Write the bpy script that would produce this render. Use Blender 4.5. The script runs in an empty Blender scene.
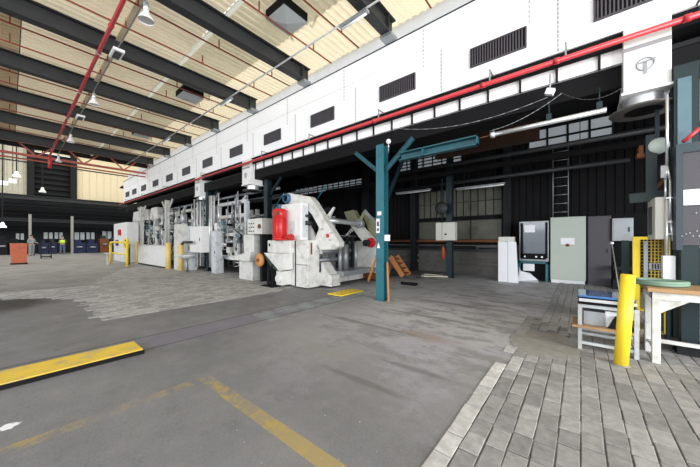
import bpy, math, random
from mathutils import Vector, Matrix
random.seed(7)
C = bpy.context.scene.collection
PI = math.pi
SN, CS, F, CAMZ, HOR = 0.6347, 0.7727, 280.0, 1.25, 241.0
# ------------------------------------------------------------------ measuring helpers
def onY(px, py, Y):
    t = (px-350)/F; d = Y/(SN*t+CS)
    return Vector(((CS*t-SN)*d, Y, CAMZ-(py-HOR)*d/F))
def onX(px, py, X):
    t = (px-350)/F; d = X/(CS*t-SN)
    return Vector((X, (SN*t+CS)*d, CAMZ-(py-HOR)*d/F))
def onZ(px, py, Z):
    d = (CAMZ-Z)*F/(py-HOR); t = (px-350)/F
    return Vector(((CS*t-SN)*d, (SN*t+CS)*d, Z))
# ------------------------------------------------------------------ materials
def nodes(m):
    m.use_nodes = True
    return m.node_tree.nodes, m.node_tree.links, m.node_tree.nodes['Principled BSDF']
def mat(name, col, rough=.6, metal=0., var=.1, scale=5., dirt=None, dscale=3., damt=.5, bump=0., spec=.4, emit=None, coat=0.):
    m = bpy.data.materials.new(name); N, L, B = nodes(m)
    tc = N.new('ShaderNodeTexCoord'); no = N.new('ShaderNodeTexNoise')
    no.inputs['Scale'].default_value = scale; no.inputs['Detail'].default_value = 5
    L.new(tc.outputs['Object'], no.inputs['Vector'])
    mx = N.new('ShaderNodeMix'); mx.data_type = 'RGBA'
    mx.inputs[6].default_value = [c*(1-var) for c in col]+[1]
    mx.inputs[7].default_value = [min(1, c*(1+var)) for c in col]+[1]
    L.new(no.outputs['Fac'], mx.inputs[0]); out = mx.outputs[2]
    if dirt:
        n2 = N.new('ShaderNodeTexNoise'); n2.inputs['Scale'].default_value = dscale; n2.inputs['Detail'].default_value = 8
        n2.inputs['Roughness'].default_value = .7
        L.new(tc.outputs['Object'], n2.inputs['Vector'])
        mr = N.new('ShaderNodeMapRange'); mr.inputs[1].default_value = .5; mr.inputs[2].default_value = .75
        mr.inputs[4].default_value = damt
        L.new(n2.outputs['Fac'], mr.inputs[0])
        m2 = N.new('ShaderNodeMix'); m2.data_type = 'RGBA'; m2.inputs[7].default_value = list(dirt)+[1]
        L.new(mr.outputs[0], m2.inputs[0]); L.new(out, m2.inputs[6]); out = m2.outputs[2]
    L.new(out, B.inputs['Base Color'])
    B.inputs['Roughness'].default_value = rough; B.inputs['Metallic'].default_value = metal
    B.inputs['Specular IOR Level'].default_value = spec
    if coat: B.inputs['Coat Weight'].default_value = coat
    if bump:
        bp = N.new('ShaderNodeBump'); bp.inputs['Strength'].default_value = bump; bp.inputs['Distance'].default_value = .01
        L.new(no.outputs['Fac'], bp.inputs['Height']); L.new(bp.outputs[0], B.inputs['Normal'])
    if emit:
        B.inputs['Emission Color'].default_value = list(emit[0])+[1]; B.inputs['Emission Strength'].default_value = emit[1]
    return m
W = {}
W['white'] = mat('white_paint', (.72,.72,.72), .5, dirt=(.35,.33,.3), dscale=2, damt=.25)
W['gallery'] = mat('gallery_sheet', (.88,.89,.91), .55, var=.02, dirt=(.7,.72,.75), dscale=1.2, damt=.3)
W['machine'] = mat('machine_paint', (.62,.62,.60), .45, dirt=(.20,.17,.14), dscale=3.5, damt=.75)
W['machine2'] = mat('machine_paint_grey', (.55,.58,.60), .5, dirt=(.15,.14,.13), dscale=5, damt=.85)
W['steel'] = mat('steel_grey', (.32,.34,.36), .45, .5, dirt=(.12,.11,.1), damt=.5)
W['silver'] = mat('bright_steel', (.72,.74,.76), .3, .7, var=.08)
W['dark'] = mat('dark_steel', (.015,.016,.018), .7, 0, var=.3, spec=.15)
W['black'] = mat('black_paint', (.008,.008,.009), .7, spec=.1)
W['beam'] = mat('beam_paint', (.022,.024,.026), .55, var=.2, dirt=(.05,.05,.05), damt=.4)
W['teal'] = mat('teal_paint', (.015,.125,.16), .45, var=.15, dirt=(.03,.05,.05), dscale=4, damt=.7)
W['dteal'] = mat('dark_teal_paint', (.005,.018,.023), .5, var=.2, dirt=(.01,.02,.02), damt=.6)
W['slate'] = mat('slate_blue_paint', (.03,.045,.058), .5)
W['guard'] = mat('guard_wire', (.45,.31,.03), .5)
W['legs'] = mat('pale_leg_paint', (.45,.48,.49), .5, dirt=(.15,.13,.12), dscale=6, damt=.6)
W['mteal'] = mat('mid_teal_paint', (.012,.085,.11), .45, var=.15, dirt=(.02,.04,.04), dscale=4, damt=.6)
W['paleteal'] = mat('pale_teal_paint', (.09,.16,.195), .5, var=.15, dirt=(.05,.08,.09), damt=.5)
W['red'] = mat('red_pipe_paint', (.50,.03,.04), .35, var=.12, spec=.5)
W['bright_red'] = mat('red_motor_paint', (.52,.014,.018), .35, var=.15, dirt=(.2,.03,.02), damt=.6)
W['rustred'] = mat('red_oxide_paint', (.28,.055,.03), .6, var=.2)
W['truss'] = mat('truss_paint', (.40,.10,.07), .6, var=.2)
W['rust'] = mat('rust', (.16,.055,.018), .8, var=.4, scale=3)
W['yellow'] = mat('yellow_paint', (.82,.60,.03), .45, var=.06, dirt=(.45,.30,.03), dscale=5, damt=.35)
W['yplank'] = mat('worn_yellow_plate', (.66,.46,.05), .6, var=.15, dirt=(.30,.28,.24), dscale=6, damt=.95)
W['darkrust'] = mat('dark_rust', (.032,.012,.005), .8, var=.4, scale=3)
W['paleyellow'] = mat('faded_yellow', (.72,.52,.17), .5, var=.1, dirt=(.5,.38,.2), damt=.5)
W['orange'] = mat('orange_paint', (.60,.15,.07), .55, var=.15, dirt=(.3,.08,.03), damt=.5)
W['wood'] = mat('wood', (.36,.22,.11), .6, var=.25, scale=9)
W['orwood'] = mat('orange_wood', (.48,.20,.07), .65, var=.25, scale=8)
W['beige'] = mat('beige_cabinet', (.40,.45,.40), .5, var=.05, dirt=(.4,.42,.35), damt=.3)
W['grey_box'] = mat('light_grey_box', (.58,.58,.53), .5, var=.04)
W['panelgrey'] = mat('panel_grey', (.060,.057,.068), .5, var=.08, dirt=(.06,.06,.07), damt=.4)
W['paper'] = mat('paper', (.74,.75,.79), .7, var=.03)
W['cream'] = mat('cream_sheet', (.72,.62,.42), .6, var=.06)
W['palesheet'] = mat('pale_sheet', (.50,.48,.38), .6, var=.15, dirt=(.25,.23,.18), damt=.5)
W['dirtyglass'] = mat('dirty_pane', (.085,.085,.065), .5, var=.35, scale=2.5, dirt=(.03,.035,.02), dscale=1.5, damt=.9)
W['plinth'] = mat('concrete_plinth', (.11,.105,.10), .85, var=.3, dirt=(.04,.04,.04), damt=.6)
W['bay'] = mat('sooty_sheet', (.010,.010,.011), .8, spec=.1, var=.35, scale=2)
W['grill'] = mat('louvre_dark', (.055,.05,.06), .5, var=.2)
W['green'] = mat('green_cloth', (.16,.25,.19), .7, var=.15)
W['blueplate'] = mat('blue_gloss', (.05,.16,.42), .12, 0, var=.1, coat=1)
W['blue'] = mat('blue_paint', (.008,.016,.06), .5, var=.2)
W['bluerim'] = mat('blue_rim', (.05,.12,.22), .4)
W['lamp'] = mat('lamp_white', (.85,.85,.85), .3)
W['diff'] = mat('lamp_diffuser', (.75,.78,.80), .35, emit=((.95,.98,1), .15))
W['tube_on'] = mat('window_glow', (.8,.8,.8), .4, emit=((.9,.95,1), 1.4))
W['olive'] = mat('olive_paint', (.22,.22,.13), .6)
W['skin'] = mat('skin', (.5,.3,.22), .6); W['hair'] = mat('hair', (.04,.03,.02), .7)
W['denim'] = mat('denim', (.10,.14,.24), .8); W['hivis'] = mat('hi_vis', (.55,.85,.05), .6)
W['greycloth'] = mat('grey_cloth', (.28,.29,.32), .8); W['darkcloth'] = mat('dark_cloth', (.03,.03,.05), .8)
W['glassdark'] = mat('cabinet_glass', (.10,.12,.15), .15, 0, coat=.6)
W['daywin'] = mat('frosted_pane', (.45,.47,.48), .5, emit=((.80,.9,1), .22))

# ------------------------------------------------------------------ mesh builder
ROOT = {}
class MB:
    def __init__(s): s.v = []; s.f = []; s.sm = []
    def add(s, vs, fs, smooth=False):
        b = len(s.v); s.v += [Vector(v) for v in vs]
        for f in fs: s.f.append([i+b for i in f]); s.sm.append(smooth)
        return s
    def box(s, x0, x1, y0, y1, z0, z1):
        vs = [(x,y,z) for z in (z0,z1) for x,y in ((x0,y0),(x1,y0),(x1,y1),(x0,y1))]
        return s.add(vs, [(3,2,1,0),(4,5,6,7),(0,1,5,4),(1,2,6,5),(2,3,7,6),(3,0,4,7)])
    def rbox(s, c, sz, rz=0., rx=0., ry=0.):
        m = Matrix.Rotation(rz,3,'Z') @ Matrix.Rotation(ry,3,'Y') @ Matrix.Rotation(rx,3,'X'); c = Vector(c); h = Vector(sz)/2
        vs = [c + m @ Vector((x*h.x,y*h.y,z*h.z)) for z in (-1,1) for x,y in ((-1,-1),(1,-1),(1,1),(-1,1))]
        return s.add(vs, [(3,2,1,0),(4,5,6,7),(0,1,5,4),(1,2,6,5),(2,3,7,6),(3,0,4,7)])
    def bar(s, p, q, w, h, up=(0,0,1)):
        p = Vector(p); q = Vector(q); d = (q-p).normalized(); up = Vector(up)
        if abs(d.dot(up)) > .98: up = Vector((0,1,0))
        a = d.cross(up).normalized()*w/2; b = a.cross(d).normalized()*h/2
        vs = [p-a-b,p+a-b,p+a+b,p-a+b,q-a-b,q+a-b,q+a+b,q-a+b]
        return s.add(vs, [(3,2,1,0),(4,5,6,7),(0,1,5,4),(1,2,6,5),(2,3,7,6),(3,0,4,7)][:2]+[(0,1,5,4),(1,2,6,5),(2,3,7,6),(3,0,4,7)])
    def ibeam(s, p, q, w, h, t=.02, up=(0,0,1)):
        p = Vector(p); q = Vector(q); d = (q-p).normalized(); up = Vector(up)
        b = (up-d*up.dot(d)).normalized()
        s.bar(p+b*(h/2-t/2), q+b*(h/2-t/2), w, t, up); s.bar(p-b*(h/2-t/2), q-b*(h/2-t/2), w, t, up)
        return s.bar(p, q, t, h-2*t, up)
    def tube(s, p, q, r, n=10, r2=None):
        p = Vector(p); q = Vector(q); r2 = r if r2 is None else r2; d = (q-p).normalized()
        u = d.cross(Vector((0,0,1)))
        if u.length < .05: u = d.cross(Vector((1,0,0)))
        u.normalize(); w = d.cross(u)
        vs = [p+(u*math.cos(2*PI*i/n)+w*math.sin(2*PI*i/n))*r for i in range(n)]+[q+(u*math.cos(2*PI*i/n)+w*math.sin(2*PI*i/n))*r2 for i in range(n)]
        s.add(vs, [(i,(i+1)%n,n+(i+1)%n,n+i) for i in range(n)], True)
        b = len(s.v)-2*n
        s.f.append([b+i for i in range(n)][::-1]); s.sm.append(False)
        s.f.append([b+n+i for i in range(n)]); s.sm.append(False)
        return s
    def path(s, pts, r, n=8):
        for a, b in zip(pts, pts[1:]): s.tube(a, b, r, n)
        for a in pts[1:-1]: s.ball(a, r*1.02, 6)
        return s
    def lathe(s, c, prof, n=20, axis='Z', ang=2*PI):
        c = Vector(c); vs = []
        for r, z in prof:
            for i in range(n):
                a = 2*PI*i/n; x, y = r*math.cos(a), r*math.sin(a)
                vs.append(c + Vector({'Z':(x,y,z),'Y':(x,z,y),'X':(z,x,y)}[axis]))
        fs = [(k*n+i, k*n+(i+1)%n, (k+1)*n+(i+1)%n, (k+1)*n+i) for k in range(len(prof)-1) for i in range(n)]
        return s.add(vs, fs, True)
    def ball(s, c, r, n=10, sz=(1,1,1)):
        prof = [(max(1e-4, r*math.sin(PI*k/n)), -r*math.cos(PI*k/n)) for k in range(n+1)]
        b = len(s.v); s.lathe((0,0,0), prof, max(8, n)); c = Vector(c)
        for i in range(b, len(s.v)): v = s.v[i]; s.v[i] = c+Vector((v.x*sz[0], v.y*sz[1], v.z*sz[2]))
        return s
    def ring(s, c, R, r, axis='Z', n=20, m=8):
        prof = [(R+r*math.cos(2*PI*k/m), r*math.sin(2*PI*k/m)) for k in range(m+1)]
        return s.lathe(c, prof, n, axis)
    def prism(s, pts, a, b, plane='XZ'):
        n = len(pts)
        def P(p, t): return {'XZ':(p[0],t,p[1]),'YZ':(t,p[0],p[1]),'XY':(p[0],p[1],t)}[plane]
        s.add([P(p,a) for p in pts]+[P(p,b) for p in pts], [tuple(range(n))[::-1], tuple(range(n,2*n))]+[(i,(i+1)%n,n+(i+1)%n,n+i) for i in range(n)])
        return s
    def build(s, name, m, parent=None, bevel=0.):
        me = bpy.data.meshes.new(name)
        if parent is not None: org = ROOT[parent.name]
        else:
            xs = [v.x for v in s.v]; ys = [v.y for v in s.v]; zs = [v.z for v in s.v]
            org = Vector(((min(xs)+max(xs))/2, (min(ys)+max(ys))/2, min(zs)))
        me.from_pydata([v-org for v in s.v], [], s.f)
        for p, q in zip(me.polygons, s.sm): p.use_smooth = q
        me.materials.append(m if not isinstance(m, str) else W[m])
        o = bpy.data.objects.new(name, me); C.objects.link(o); ROOT[o.name] = org
        if parent is not None: o.parent = parent
        else: o.location = org
        import bmesh
        bm = bmesh.new(); bm.from_mesh(me); bmesh.ops.recalc_face_normals(bm, faces=bm.faces); bm.to_mesh(me); bm.free()
        if bevel:
            bv = o.modifiers.new('bevel', 'BEVEL'); bv.width = bevel; bv.segments = 2; bv.limit_method = 'ANGLE'
        return o
def thing(name, label, cat, loc, group=None):
    o = bpy.data.objects.new(name, None); C.objects.link(o); o.location = loc; o.empty_display_size = .1
    ROOT[o.name] = Vector(loc); o['label'] = label; o['category'] = cat
    if group: o['group'] = group
    return o
def tag(o, label, cat, group=None):
    o['label'] = label; o['category'] = cat
    if group: o['group'] = group
    return o
def struct(o): o['kind'] = 'structure'; return o
def copy_tree(o, parent=None):
    c = o.copy(); C.objects.link(c); c.parent = parent
    if parent is None: ROOT[c.name] = ROOT[o.name].copy()
    for ch in o.children: copy_tree(ch, c)
    return c

# ================================================================== SETTING
# ---- floor material: asphalt with worn paint, rails, stains and a painted shadow
def floor_mat():
    m = bpy.data.materials.new('asphalt_floor'); N, L, B = nodes(m)
    g = N.new('ShaderNodeNewGeometry'); sp = N.new('ShaderNodeSeparateXYZ'); L.new(g.outputs['Position'], sp.inputs[0])
    X, Y = sp.outputs[0], sp.outputs[1]
    def noise(sc, det=6, ro=.6, st=None):
        n = N.new('ShaderNodeTexNoise'); n.inputs['Scale'].default_value = sc; n.inputs['Detail'].default_value = det; n.inputs['Roughness'].default_value = ro
        if st:
            mp = N.new('ShaderNodeMapping'); mp.inputs['Scale'].default_value = st; L.new(g.outputs['Position'], mp.inputs[0]); L.new(mp.outputs[0], n.inputs['Vector'])
        else: L.new(g.outputs['Position'], n.inputs['Vector'])
        return n.outputs['Fac']
    def rng(v, a, b, lo=0., hi=1.):
        r = N.new('ShaderNodeMapRange'); r.inputs[1].default_value = a; r.inputs[2].default_value = b; r.inputs[3].default_value = lo; r.inputs[4].default_value = hi
        L.new(v, r.inputs[0]); return r.outputs[0]
    def mth(op, a, b=None, c=None):
        q = N.new('ShaderNodeMath'); q.operation = op
        for i, x in enumerate((a, b, c)):
            if x is None: continue
            if isinstance(x, (int, float)): q.inputs[i].default_value = x
            else: L.new(x, q.inputs[i])
        return q.outputs[0]
    def mix(f, a, b):
        q = N.new('ShaderNodeMix'); q.data_type = 'RGBA'
        if isinstance(f, (int, float)): q.inputs[0].default_value = f
        else: L.new(f, q.inputs[0])
        for i, x in ((6, a), (7, b)):
            if isinstance(x, tuple): q.inputs[i].default_value = x+(1,)
            else: L.new(x, q.inputs[i])
        return q.outputs[2]
    def rect(x0, x1, y0, y1):
        a = mth('COMPARE', X, (x0+x1)/2, abs(x1-x0)/2); b = mth('COMPARE', Y, (y0+y1)/2, abs(y1-y0)/2)
        return mth('MULTIPLY', a, b)
    big = noise(.7, 5); mid = noise(3.2, 8, .65); fine = noise(60, 4); streak = noise(1.6, 8, .7, (1, 2.6, 1)); patch = noise(1.1, 9, .75)
    col = mix(rng(big, .3, .7), (.125,.125,.128), (.175,.175,.177))
    col = mix(rng(mid, .45, .75, 0, .35), col, (.25,.245,.245))
    right = rng(X, -3.6, -2.2)                                  # rougher, stained surface towards the bay
    far = mth('MULTIPLY', right, rng(Y, 1.2, 3.2))
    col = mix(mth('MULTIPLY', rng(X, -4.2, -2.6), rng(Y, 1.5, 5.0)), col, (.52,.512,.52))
    col = mix(mth('MULTIPLY', far, rng(streak, .49, .57, 0, .6)), col, (.17,.165,.162))
    col = mix(mth('MULTIPLY', far, rng(patch, .51, .58, 0, .55)), col, (.40,.375,.43))
    blotch = noise(2.3, 10, .8); col = mix(rng(blotch, .54, .62, 0, .35), col, (.09,.088,.09))
    col = mix(rng(fine, .35, .75, 0, .16), col, (.4,.4,.4))
    # bluish-grey band between the rails, rails themselves
    band = rect(-4.36, -3.84, 0.9, 6.8)
    col = mix(mth('MULTIPLY', band, .35), col, (.17,.15,.22))
    greenish = mth('MULTIPLY', mth('MULTIPLY', rect(-4.36, -3.72, 2.6, 7), rng(mid, .42, .55)), .6)
    col = mix(greenish, col, (.28,.34,.31))
    for x0 in (-3.86, -4.38):
        col = mix(mth('MULTIPLY', rect(x0-.016, x0+.016, -6, 7), .8), col, (.04,.04,.055))
    # worn yellow paint
    wear = rng(mth('ADD', mth('MULTIPLY', noise(9, 9, .8), .7), mth('MULTIPLY', big, .3)), .46, .58)
    l1 = mth('MULTIPLY', rect(-2.70, .1, 1.08, 1.19), mth('MAXIMUM', wear, mth('MULTIPLY', rng(X, -2.4, -1.4), .75)))
    wear2 = rng(noise(6, 9, .8), .45, .58); 
    l2 = mth('MULTIPLY', rect(-2.70, -2.59, -3, 1.02), mth('MULTIPLY', wear2, rng(mth('ABSOLUTE', mth('SUBTRACT', Y, .55)), .1, .5, .25, .9)))
    col = mix(mth('MULTIPLY', l1, .75), col, (.42,.30,.06))
    col = mix(mth('MULTIPLY', l2, .75), col, (.42,.30,.06))
    # pale cement around pits near the machine
    cem = mth('MULTIPLY', rect(-5.1, -2.9, 5.2, 9.5), rng(patch, .42, .5))
    col = mix(mth('MULTIPLY', cem, .6), col, (.5,.5,.5))
    # soft shadow painted into the floor colour on the left
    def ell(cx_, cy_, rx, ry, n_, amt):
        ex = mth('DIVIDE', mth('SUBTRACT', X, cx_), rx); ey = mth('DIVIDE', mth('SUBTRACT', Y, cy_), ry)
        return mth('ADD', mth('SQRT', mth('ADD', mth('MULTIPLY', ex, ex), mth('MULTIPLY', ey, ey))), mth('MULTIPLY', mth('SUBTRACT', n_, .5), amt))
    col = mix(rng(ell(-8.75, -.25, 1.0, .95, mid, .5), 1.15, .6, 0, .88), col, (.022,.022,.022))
    col = mix(rng(ell(-2.98, .0, .045, .045, noise(22), 2.6), 1.0, .9), col, (.75,.75,.78))
    col = mix(mth('MULTIPLY', rect(-10.85, -10.73, -6, 5), .75), col, (.06,.06,.06))
    pale = mth('MULTIPLY', rect(-40, -10.85, -9, 5), rng(patch, .40, .55)); col = mix(mth('MULTIPLY', pale, .5), col, (.33,.33,.32))
    # brown and dark patches in front of the bay
    for a_ in ((-1.55, 3.45, .35, .16, (.26,.20,.15)), (-2.3, 2.3, .5, .12, (.25,.23,.21)), (-1.2, 2.5, .5, .05, (.12,.115,.11)), (-1.9, 4.4, .9, .06, (.12,.115,.11)), (-2.6, 3.4, .8, .06, (.12,.115,.11)), (-1.5, 2.0, .5, .04, (.12,.115,.11)), (-1.9, 5.6, 1.0, .08, (.14,.135,.13))):
        col = mix(rng(ell(a_[0], a_[1], a_[2], a_[3], streak, 4.5), 1.3, .3, 0, .6), col, a_[4])
    # specks
    sp_ = rng(noise(38, 2, .5), .74, .78, 0, .7)
    col = mix(sp_, col, (.6,.6,.6))
    # crack
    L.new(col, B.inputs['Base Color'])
    L.new(rng(mid, .3, .7, .62, .5), B.inputs['Roughness']); B.inputs['Specular IOR Level'].default_value = .35
    bp = N.new('ShaderNodeBump'); bp.inputs['Strength'].default_value = .35; bp.inputs['Distance'].default_value = .006
    L.new(mth('ADD', fine, mid), bp.inputs['Height']); L.new(bp.outputs[0], B.inputs['Normal'])
    return m
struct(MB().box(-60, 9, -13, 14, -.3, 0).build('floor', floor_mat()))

# ---- paving: every stone a small block in one mesh
def stone_mat(name, a, b):
    m = bpy.data.materials.new(name); N, L, B = nodes(m)
    at = N.new('ShaderNodeAttribute'); at.attribute_name = 'tone'
    g = N.new('ShaderNodeNewGeometry')
    no = N.new('ShaderNodeTexNoise'); no.inputs['Scale'].default_value = 14; no.inputs['Detail'].default_value = 9; no.inputs['Roughness'].default_value = .7
    L.new(g.outputs['Position'], no.inputs['Vector'])
    m1 = N.new('ShaderNodeMix'); m1.data_type = 'RGBA'; m1.clamp_factor = False; m1.inputs[6].default_value = a+(1,); m1.inputs[7].default_value = b+(1,)
    L.new(at.outputs['Fac'], m1.inputs[0])
    mr = N.new('ShaderNodeMapRange'); mr.inputs[1].default_value = .35; mr.inputs[2].default_value = .7; mr.inputs[3].default_value = .72; mr.inputs[4].default_value = 1.15
    L.new(no.outputs['Fac'], mr.inputs[0])
    m2 = N.new('ShaderNodeVectorMath'); m2.operation = 'SCALE'; L.new(m1.outputs[2], m2.inputs[0]); L.new(mr.outputs[0], m2.inputs['Scale'])
    L.new(m2.outputs[0], B.inputs['Base Color']); B.inputs['Roughness'].default_value = .75; B.inputs['Specular IOR Level'].default_value = .3
    bp = N.new('ShaderNodeBump'); bp.inputs['Strength'].default_value = .5; bp.inputs['Distance'].default_value = .006
    L.new(no.outputs['Fac'], bp.inputs['Height']); L.new(bp.outputs[0], B.inputs['Normal'])
    return m
def paving(name, x0, x1, y0, y1, w, l, m, keep, whiten=None, gap=.0065, h=.008):
    vs, fs, tones = [], [], []; i = 0; x = x0
    while x < x1:
        off = random.random()*l; y = y0-off; 
        while y < y1:
            ll = l*(random.uniform(.9, 1.1))
            if keep(x+w/2, y+ll/2):
                hh = h+random.uniform(-.0015, .0015); t = random.random()
                if whiten: t = whiten(x+w/2, y+ll/2, t)
                g = gap/2*random.uniform(.7, 1.4); j = lambda: random.uniform(-.003, .003)
                a, b, c, d = x+g, x+w-g, y+g, y+ll-g; e = .004; n = len(vs)
                base = [(a+j(),c+j()),(b+j(),c+j()),(b+j(),d+j()),(a+j(),d+j())]
                top = [(base[0][0]+e,base[0][1]+e),(base[1][0]-e,base[1][1]+e),(base[2][0]-e,base[2][1]-e),(base[3][0]+e,base[3][1]-e)]
                vs += [(p[0],p[1],.0005) for p in base]+[(p[0],p[1],hh-.002) for p in base]+[(p[0],p[1],hh) for p in top]
                for q in (0, 4): fs += [(n+q+k, n+q+(k+1)%4, n+q+4+(k+1)%4, n+q+4+k) for k in range(4)]
                fs.append((n+8,n+9,n+10,n+11)); tones += [t]*9
            y += ll
        x += w
    me = bpy.data.meshes.new(name); me.from_pydata(vs, [], fs)
    at = me.attributes.new('tone', 'FLOAT', 'FACE')
    for k, t in enumerate(tones): at.data[k].value = t
    me.materials.append(m); o = bpy.data.objects.new(name, me); C.objects.link(o); struct(o)
    return o
smat = stone_mat('paving_stone', (.21,.208,.205), (.38,.375,.365))
joint = mat('joint_sand', (.10,.097,.10), .9, var=.3, scale=20)
edgef = {}
def edge(y):
    k = round(y/.2)
    if k not in edgef: edgef[k] = random.uniform(-.05, .07)
    return edgef[k]
def keepA(x, y):
    if ((x+.33)/.33)**2+((y-4.15)/.50)**2 < 1+random.uniform(-.15,.15): return False
    if y < 3.05: return x > -.68
    if y < 5.4: return x > -.66 + edge(y)*2.2
    return x > -.47
def whitenA(x, y, t):
    if 3.1 <= y < 5.0 and x < -.66+edge(y)*2.2+.10: return .8+1.0*t
    if x < -.57 and y < 3.1: return 1.4+.8*t
    return .1+.8*t
paving('floor_paving', -.68, 6, .3, 5.3, .114, .196, smat, keepA, whitenA)
paving('floor_paving', -.47, 3.0, 5.3, 10.2, .112, .55, smat, keepA, lambda x, y, t: .9+.6*t, gap=.007)
struct(MB().box(-.67, 6, .3, 3.05, 0, .0022).box(-.52, 6, 3.05, 5.3, 0, .0022).build('floor_joint_bed', joint))
pm = MB(); pp = [(-.34+.37*math.cos(a/26*2*PI)*(1+random.uniform(-.12,.12)), 4.15+.54*math.sin(a/26*2*PI)*(1+random.uniform(-.10,.10))) for a in range(26)]
pm.prism(pp, .0005, .0055, 'XY'); struct(pm.build('floor_mortar_patch', mat('mortar', (.27,.26,.235), .85, var=.35, scale=9, bump=.5)))
struct(MB().box(-.46, 3.0, 5.3, 10.2, 0, .0022).build('floor_joint_bed', joint))
smat2 = stone_mat('old_cobble', (.26,.255,.245), (.46,.455,.44))
def keepB(x, y):
    if -10.86 < x < -10.72: return False
    if x > -8: lim = .95
    elif x > -9.6: lim = .95-(-8-x)**2*.42
    elif x > -10.86: lim = -.2-(-9.6-x)*1.5
    else: lim = 1.5+(-10.86-x)*.35
    return y > lim + random.uniform(-.08, .08) and not (-5.95 < x < -4 and y > 4.4)
paving('floor_cobbles', -16, -5.8, -4.5, 5.6, .11, .2, smat2, keepB, lambda x, y, t: .1+.9*t)

# ---- roof deck: ribbed sheets, ribs run across the hall
def deck(name, x0, x1, y0, y1, z, m, pitch=.16, amp=.035):
    vs, fs = [], []; x = x0; pr = []
    while x < x1:
        pr += [(x,0),(x+pitch*.35,0),(x+pitch*.5,amp),(x+pitch*.85,amp)]; x += pitch
    for yy, zz in ((y0, z(y0)), (y1, z(y1))):
        vs += [(p[0],yy,zz+p[1]) for p in pr]
    n = len(pr); fs = [(i,i+1,n+i+1,n+i) for i in range(n-1)]
    me = bpy.data.meshes.new(name); me.from_pydata(vs, [], fs); me.materials.append(m)
    o = bpy.data.objects.new(name, me); C.objects.link(o); return struct(o)
def translucent(m, f):
    N, L = m.node_tree.nodes, m.node_tree.links; B = N['Principled BSDF']; out = N['Material Output']
    tr = N.new('ShaderNodeBsdfTranslucent'); L.new(B.inputs['Base Color'].links[0].from_socket, tr.inputs[0])
    mx = N.new('ShaderNodeMixShader'); mx.inputs[0].default_value = f
    L.new(B.outputs[0], mx.inputs[1]); L.new(tr.outputs[0], mx.inputs[2]); L.new(mx.outputs[0], out.inputs['Surface']); return m
roofm = mat('roof_sheet_light', (.90,.79,.57), .5, var=.04, dirt=(.75,.63,.42), dscale=.8, damt=.35); translucent(roofm, .62)
roofd = mat('roof_sheet_tan', (.80,.70,.52), .55, var=.06, dirt=(.55,.45,.30), dscale=.8, damt=.5); roofe = mat('roof_sheet_brown', (.50,.38,.23), .55, var=.06, dirt=(.33,.25,.15), dscale=.8, damt=.5); translucent(roofd, .3); translucent(roofe, .12)
deck('ceiling', -20, 8, 3.98, 5.36, lambda y: 5.82, roofm)
roofg = mat('roof_sheet_green_tan', (.76,.68,.48), .55, var=.05, dirt=(.58,.50,.33), dscale=.8, damt=.5); translucent(roofg, .25)
deck('ceiling', -20, 8, 2.80, 4.0, lambda y: 5.81, roofg)
deck('ceiling', -20, 8, .17, 2.74, lambda y: 5.80, roofd)
deck('ceiling', -20, 8, -1.2, .15, lambda y: 5.79, roofe)
deck('ceiling', -20, 8, -2.6, -1.22, lambda y: 5.81, roofe)
struct(MB().box(-20, 8, 2.73, 2.81, 5.74, 5.79).build('ceiling_joint', translucent(mat('joint_white', (.9,.9,.85), .5), .9)))
beamX = [-.5, -3.0, -5.55, -8.0, -10.5, -13.0, -15.5, -18.0]
for i, x in enumerate(beamX):
    b = MB().ibeam((x, -12.9, 5.57), (x, 5.0, 5.57), .20, .36, .025)
    b.box(x-.09, x+.09, 4.75, 4.77, 5.41, 5.73)
    struct(b.build('ceiling_beam', 'beam'))
    struct(MB().box(x-.13, x+.13, 4.76, 5.0, 5.33, 5.39).build('beam_bracket', 'steel'))
for i, x in enumerate(beamX[1:]):
    for k, f in enumerate((.85, 1.7)):
        xx = x+f
        m_ = MB().tube((xx, -2.5, 5.60), (xx, 5.0, 5.60), .017, 6)
        for y in (-1.5, 0, 1.5, 3, 4.4): m_.box(xx-.012, xx+.012, y, y+.02, 5.60, 5.80)
        o = tag(m_.build('sprinkler_pipe', 'rustred'), 'thin rust-red rod pipe running across the hall under the roof sheets', 'pipe', 'thin red pipes under the roof')
# ---- gallery wall
g = MB().box(-24.3, 8, 5.0, 5.14, 3.95, 5.32)
struct(g.build('wall_gallery', 'gallery'))
struct(MB().box(-24.3, 8, 4.985, 5.02, 5.315, 5.335).build('trim_1', 'beam'))
struct(MB().add([(-24.3,5.25,5.3),(8,5.25,5.3),(8,5.25,5.85),(-24.3,5.25,5.85)],[(0,1,2,3)]).build('wall_upper', translucent(mat('upper_wall_translucent', (.9,.9,.92), .5), .8)))  # wall strip made translucent so sky light whitens its shaded face
struct(MB().box(-24.3, 8, 5.03, 5.3, 3.76, 3.95).build('trim_2', 'black'))
struct(MB().box(-8.2, .45, 5.06, 5.12, 3.57, 3.76).build('wall_lower_strip', 'gallery'))
struct(MB().box(-24.3, 8, 5.12, 5.6, 3.28, 3.57).build('trim_3', 'black'))
st = MB(); x = .2
while x > -8.2: st.box(x-.014, x+.014, 5.03, 5.08, 3.56, 3.77); x -= .46
struct(st.build('trim_4', 'dark'))
gx = [.55, -1.035, -2.87, -5.0, -7.1, -9.2, -11.4, -13.5, -15.55, -17.6, -19.7, -21.6, -23.2]
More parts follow.
